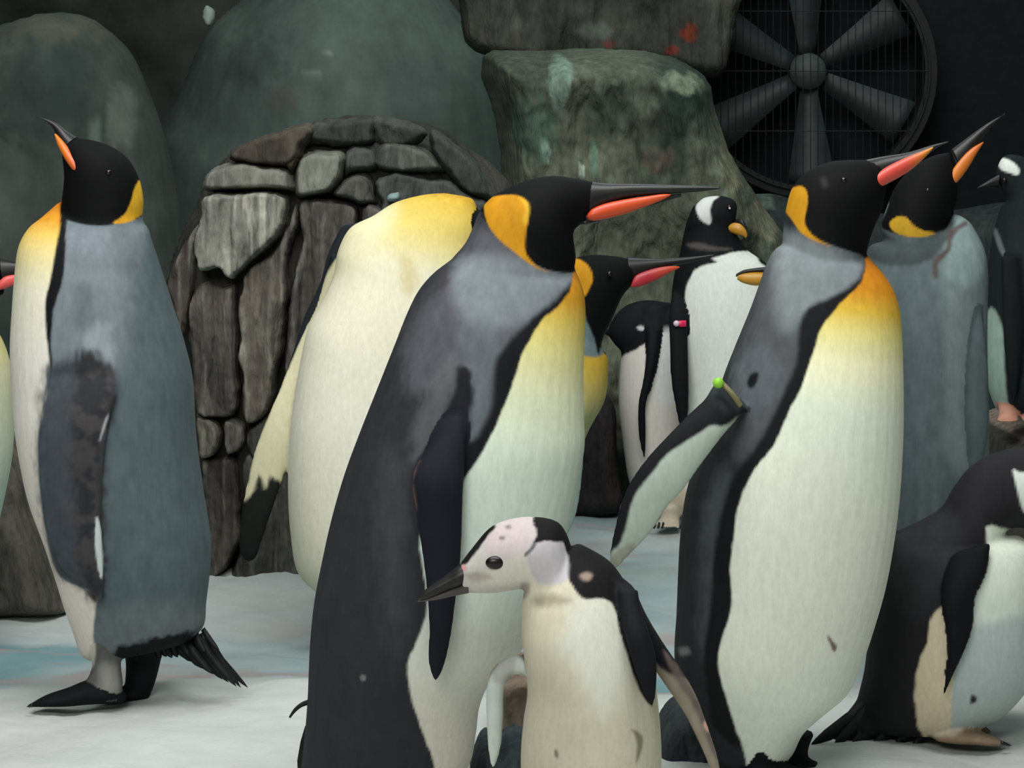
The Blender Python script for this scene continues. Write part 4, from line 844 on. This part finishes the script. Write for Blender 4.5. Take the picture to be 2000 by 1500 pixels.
J.add([(1865, 1080, 1935, 1060, .012, -.09), (1848, 1120, 1928, 1110, .016, -.105), (1838, 1170, 1904, 1165, .015, -.118), (1846, 1225, 1900, 1220, .012, -.122), (1852, 1270, 1886, 1265, .009, -.122), (1846, 1320, 1862, 1318, .006, -.118), (1840, 1358, 1846, 1358, .002, -.115)], 'flipper')
J.add([(1730, 1300, 1770, 1420, .05, 0), (1690, 1350, 1715, 1440, .045, 0), (1655, 1395, 1672, 1452, .035, 0), (1622, 1428, 1632, 1460, .02, 0)])
J.add([(1800, 1360, 1880, 1360, .034, -.03), (1812, 1410, 1868, 1410, .028, -.035), (1812, 1434, 1880, 1436, .03, -.04)], 'foot')
J.add([(1825, 1434, 1826, 1446, .018, -.05), (1860, 1424, 1861, 1451, .028, -.055), (1900, 1428, 1901, 1452, .030, -.06), (1940, 1438, 1941, 1455, .024, -.062), (1958, 1446, 1959, 1455, .012, -.062)], 'foot')
J.add([(1880, 1340, 1930, 1340, .02, .05), (1886, 1420, 1926, 1420, .02, .05), (1880, 1436, 1990, 1438, .028, .05)], 'foot')
J.build({'body': ((36, 35, 38), [
    dict(p=[(1760, 1050), (1850, 1010), (1870, 1060), (1840, 1150), (1780, 1200), (1740, 1120)], c=(48, 50, 52), s=30, n=10, a=.8),
    dict(p=[(1926, 1030), (1966, 1034), (2002, 1036), (2100, 1036), (2100, 1240), (2000, 1300), (1895, 1260), (1898, 1175), (1916, 1140), (1930, 1090)], c=[(0, (222, 228, 212)), (.6, (206, 218, 204)), (1, (186, 200, 198))], g=((1950, 1040), (1950, 1300)), s=4, n=2.5),
    dict(p=[(1892, 1236), (1950, 1216), (2100, 1200), (2100, 1500), (1850, 1500), (1862, 1290)], c=(176, 188, 186), s=16, n=8),
    dict(p=[(1898, 1358), (1908, 1362), (1906, 1372), (1895, 1374)], c=(40, 42, 46), s=3),
    dict(p=[(1978, 918), (1992, 922), (2030, 930), (2030, 1006), (2000, 1000), (1988, 960)], c=(214, 222, 212), s=3, n=1),
    dict(p=[(1838, 1186), (1816, 1215), (1812, 1255), (1794, 1297), (1786, 1372), (1804, 1440), (1852, 1440), (1862, 1300), (1850, 1220)], c=(214, 200, 172), s=4, n=4)]),
  'flipper': ((16, 18, 22), []), 'foot': ((136, 116, 96), [dict(p=[(1800, 1340), (1890, 1340), (1880, 1430), (1806, 1430)], c=(196, 186, 164), s=6, n=3)])})
for k in range(18):
    a = (1690+9*k, 1375+random.uniform(-10, 10)); b = (1590+13*k+random.uniform(-6, 6), 1462-0.3*k+random.uniform(-10, 8))
    J.feather('tail_feather', a, b, 30, .03*(k % 3-1), .04*(k % 3-1), M_TAIL)
toe_claws(J, [(1955, 1450, 1976, 1456, -.085), (1955, 1450, 1972, 1457, -.06), (1950, 1448, 1964, 1452, -.035)])

# ---- K: young moulting penguin in front
Kb = Bird('young_penguin', 'young patchy penguin in front, pinkish white face, dark bill stretched left', 3.15, (1160, 1690), voxel=0.0026)
Kb.add([(906, 1158, 898, 1102, .014), (930, 1158, 924, 1068, .025), (965, 1158, 958, 1030, .038), (1000, 1152, 998, 1014, .046), (1024, 1150, 1044, 1010, .050), (1020, 1176, 1090, 1020, .050), (1019, 1200, 1112, 1055, .050), (1018, 1225, 1122, 1100, .055), (1020, 1260, 1150, 1150, .065)])
Kb.add([(1060, 1110, 1132, 1062, .03), (1040, 1140, 1192, 1098, .055), (1022, 1180, 1228, 1150, .072), (1019, 1230, 1252, 1205, .084), (1024, 1290, 1270, 1265, .092), (1030, 1350, 1281, 1335, .096), (1022, 1410, 1289, 1410, .098), (1017, 1480, 1292, 1490, .098),
        (1022, 1560, 1286, 1560, .09), (1050, 1620, 1262, 1620, .07), (1090, 1650, 1220, 1650, .04)], power=2.15)
# shoulder and the flipper held away from the body
Kb.add([(1190, 1120, 1240, 1150, .035, -.01), (1215, 1190, 1262, 1200, .030, -.03), (1232, 1245, 1292, 1250, .020, -.04), (1262, 1285, 1316, 1285, .014, -.045), (1290, 1325, 1338, 1318, .011, -.045), (1318, 1366, 1360, 1358, .010, -.04), (1340, 1400, 1376, 1400, .009, -.035), (1360, 1440, 1390, 1440, .008, -.03),
        (1378, 1480, 1402, 1480, .007, -.03), (1392, 1520, 1410, 1520, .005, -.03), (1402, 1550, 1410, 1550, .002, -.03)], 'flipper')
Kb.add([(1206, 1150, 1246, 1150, .010, -.045), (1212, 1200, 1254, 1195, .013, -.064), (1220, 1240, 1268, 1235, .014, -.078), (1234, 1290, 1282, 1285, .012, -.085), (1250, 1335, 1283, 1330, .009, -.088), (1264, 1366, 1280, 1362, .005, -.086), (1272, 1380, 1276, 1380, .002, -.084)], 'patch')
Kb.add([(1042, 1282, 1060, 1330, .012, .02), (1012, 1280, 1030, 1318, .013, .02), (982, 1288, 1002, 1318, .013, .02), (958, 1312, 990, 1332, .012, .02), (950, 1350, 984, 1352, .011, .02), (950, 1400, 983, 1400, .010, .02), (952, 1450, 980, 1450, .007, .02), (956, 1485, 972, 1485, .004, .02), (960, 1500, 966, 1500, .0015, .02)], 'flipper_b_reflection')  # pale arch and column of a glass reflection, modelled as a hanging flipper
for dx, yo in ((-45, 0), (45, 0)):
    Kb.add([(1120+dx, 1620, 1185+dx, 1620, .03, yo), (1125+dx, 1665, 1180+dx, 1665, .025, yo), (1100+dx, 1680, 1180+dx, 1682, .035, yo-.02)], 'foot')
blackK = [(1104, 1066), (1106, 1090), (1106, 1115), (1116, 1138), (1136, 1168), (1165, 1168), (1190, 1172), (1202, 1192), (1210, 1234), (1226, 1284), (1246, 1342), (1273, 1378), (1282, 1340), (1400, 1340), (1400, 1100), (1150, 1040), (1120, 1040)]
Kb.build({'body': ((206, 200, 178), [
    dict(p=[(1130, 1170), (1200, 1170), (1230, 1300), (1180, 1400), (1130, 1320), (1090, 1250)], c=(220, 222, 208), s=30, n=6, a=.8),
    dict(p=[(1010, 1160), (1090, 1160), (1100, 1240), (1040, 1260), (1010, 1250)], c=(214, 206, 180), s=20, n=6, a=.7),
    dict(p=[(1042, 1166), (1080, 1160), (1116, 1172), (1090, 1182), (1050, 1186)], c=(142, 134, 112), s=9, n=3, a=.7),
    dict(p=[(1010, 1310), (1090, 1300), (1140, 1420), (1100, 1520), (1010, 1520)], c=(176, 168, 150), s=50, n=16, a=.6),
    dict(p=[(1240, 1430), (1256, 1440), (1252, 1470), (1242, 1490), (1244, 1456)], c=(110, 100, 84), s=4, n=1.5, a=.8),
    dict(p=[(1232, 1424), (1246, 1430), (1240, 1434)], c=(120, 112, 96), s=4, a=.8),
    dict(p=[(1084, 1465), (1090, 1468), (1090, 1480), (1084, 1476)], c=(100, 92, 76), s=3, a=.8),
    dict(p=blackK, c=(24, 23, 25), s=3, n=2.5),
    dict(p=[(1134, 1122), (1148, 1118), (1158, 1124), (1150, 1134), (1138, 1132)], c=(176, 156, 140), s=5, n=2, a=.8),
    # face
    dict(p=[(880, 1180), (880, 1090), (940, 1010), (1040, 990), (1060, 1040), (1040, 1080), (1030, 1120), (1036, 1150), (1000, 1166)], c=(196, 192, 184), s=4, n=1.5),
    dict(p=[(940, 1045), (1000, 1010), (1040, 1020), (1042, 1060), (1010, 1080), (950, 1076)], c=(196, 180, 182), s=16, n=4, a=.8),
    dict(p=[(985, 1100), (1034, 1080), (1040, 1112), (1010, 1140), (950, 1140), (930, 1124)], c=(214, 208, 194), s=8, n=3, a=.8),
    dict(p=[(905, 1120), (940, 1116), (960, 1130), (920, 1136)], c=(150, 140, 128), s=6, n=3, a=.6),
    dict(p=[(1040, 1056), (1100, 1050), (1108, 1130), (1060, 1142), (1036, 1120), (1030, 1085)], c=(186, 182, 184), s=5, n=2),
    dict(p=[(1046, 1005), (1042, 1024), (1050, 1044), (1040, 1062), (1064, 1056), (1088, 1058), (1102, 1062), (1112, 1090), (1130, 1090), (1130, 1040), (1100, 1000), (1070, 1000)], c=(22, 21, 23), s=3, n=2.5),
    dict(p=[(1042, 1060), (1034, 1072), (1024, 1082), (1026, 1088), (1040, 1076), (1048, 1064)], c=(60, 56, 56), s=2, n=1, a=.8),
    dict(p=[(897, 1106), (914, 1098), (930, 1080), (942, 1062), (956, 1044), (968, 1030), (955, 1014), (900, 1050), (885, 1100)], c=(22, 20, 22), s=3, n=2.5),
    dict(p=[(885, 1112), (905, 1104), (912, 1112), (896, 1124), (885, 1124)], c=(206, 150, 150), s=3, n=1),
    dict(p=[(984, 1026), (996, 1024), (998, 1032), (988, 1034)], c=(80, 72, 78), s=3, n=3, a=.7), dict(p=[(976, 1048), (986, 1048), (984, 1054), (976, 1054)], c=(80, 72, 78), s=3, n=2, a=.7),
    dict(p=[(1018, 1140), (1034, 1140), (1030, 1164), (1018, 1170)], c=(120, 108, 96), s=5, n=2, a=.7)]),
  'patch': ((22, 23, 27), []),
  'flipper': ((22, 23, 27), [dict(p=[(1275, 1296), (1292, 1306), (1320, 1322), (1345, 1330), (1420, 1420), (1440, 1600), (1360, 1560), (1290, 1360)], c=(146, 136, 120), s=4, n=3),
                             dict(p=[(1296, 1270), (1330, 1310), (1362, 1368), (1384, 1425), (1400, 1480), (1390, 1470), (1372, 1420), (1350, 1372), (1318, 1326)], c=(104, 92, 88), s=4, n=3, a=.8),
                             dict(p=[(1376, 1408), (1384, 1420), (1382, 1430), (1374, 1420)], c=(220, 176, 160), s=3)]),
  'flipper_b_reflection': ((196, 204, 196), [dict(p=[(940, 1340), (955, 1305), (990, 1274), (1040, 1270), (1070, 1330), (1040, 1310), (1012, 1286), (984, 1294), (962, 1318), (948, 1345)], c=(98, 92, 86), s=4, n=2),
                                  dict(p=[(975, 1300), (1005, 1292), (1000, 1330), (984, 1340), (960, 1330)], c=(168, 166, 160), s=6, a=.8)]),
  'foot': (K['soot'], [])})
Kb.part('upper_bill', [(813, 1170, 813, 1167, .002, -.005), (828, 1170, 826, 1155, .005, -.005), (850, 1163, 845, 1141, .008, -.004), (880, 1152, 876, 1119, .012, -.002), (904, 1146, 898, 1102, .016, 0), (925, 1128, 922, 1096, .014, 0)], M_BILL, label='dark grey upper bill')
Kb.part('lower_bill', [(816, 1176, 816, 1173, .0015), (850, 1172, 848, 1160, .006), (885, 1164, 884, 1146, .010), (915, 1158, 915, 1132, .016)], mat_plain('grey_lower_bill', (74, 66, 62), 0.5, 0.4))
Kb.ball('eye', 967, 1099, .0118, -.0395, mat_plain('matt_dark_eye', (26, 14, 16), 0.3, 0.4), sx=1.0, sz=.68, sy=.5)
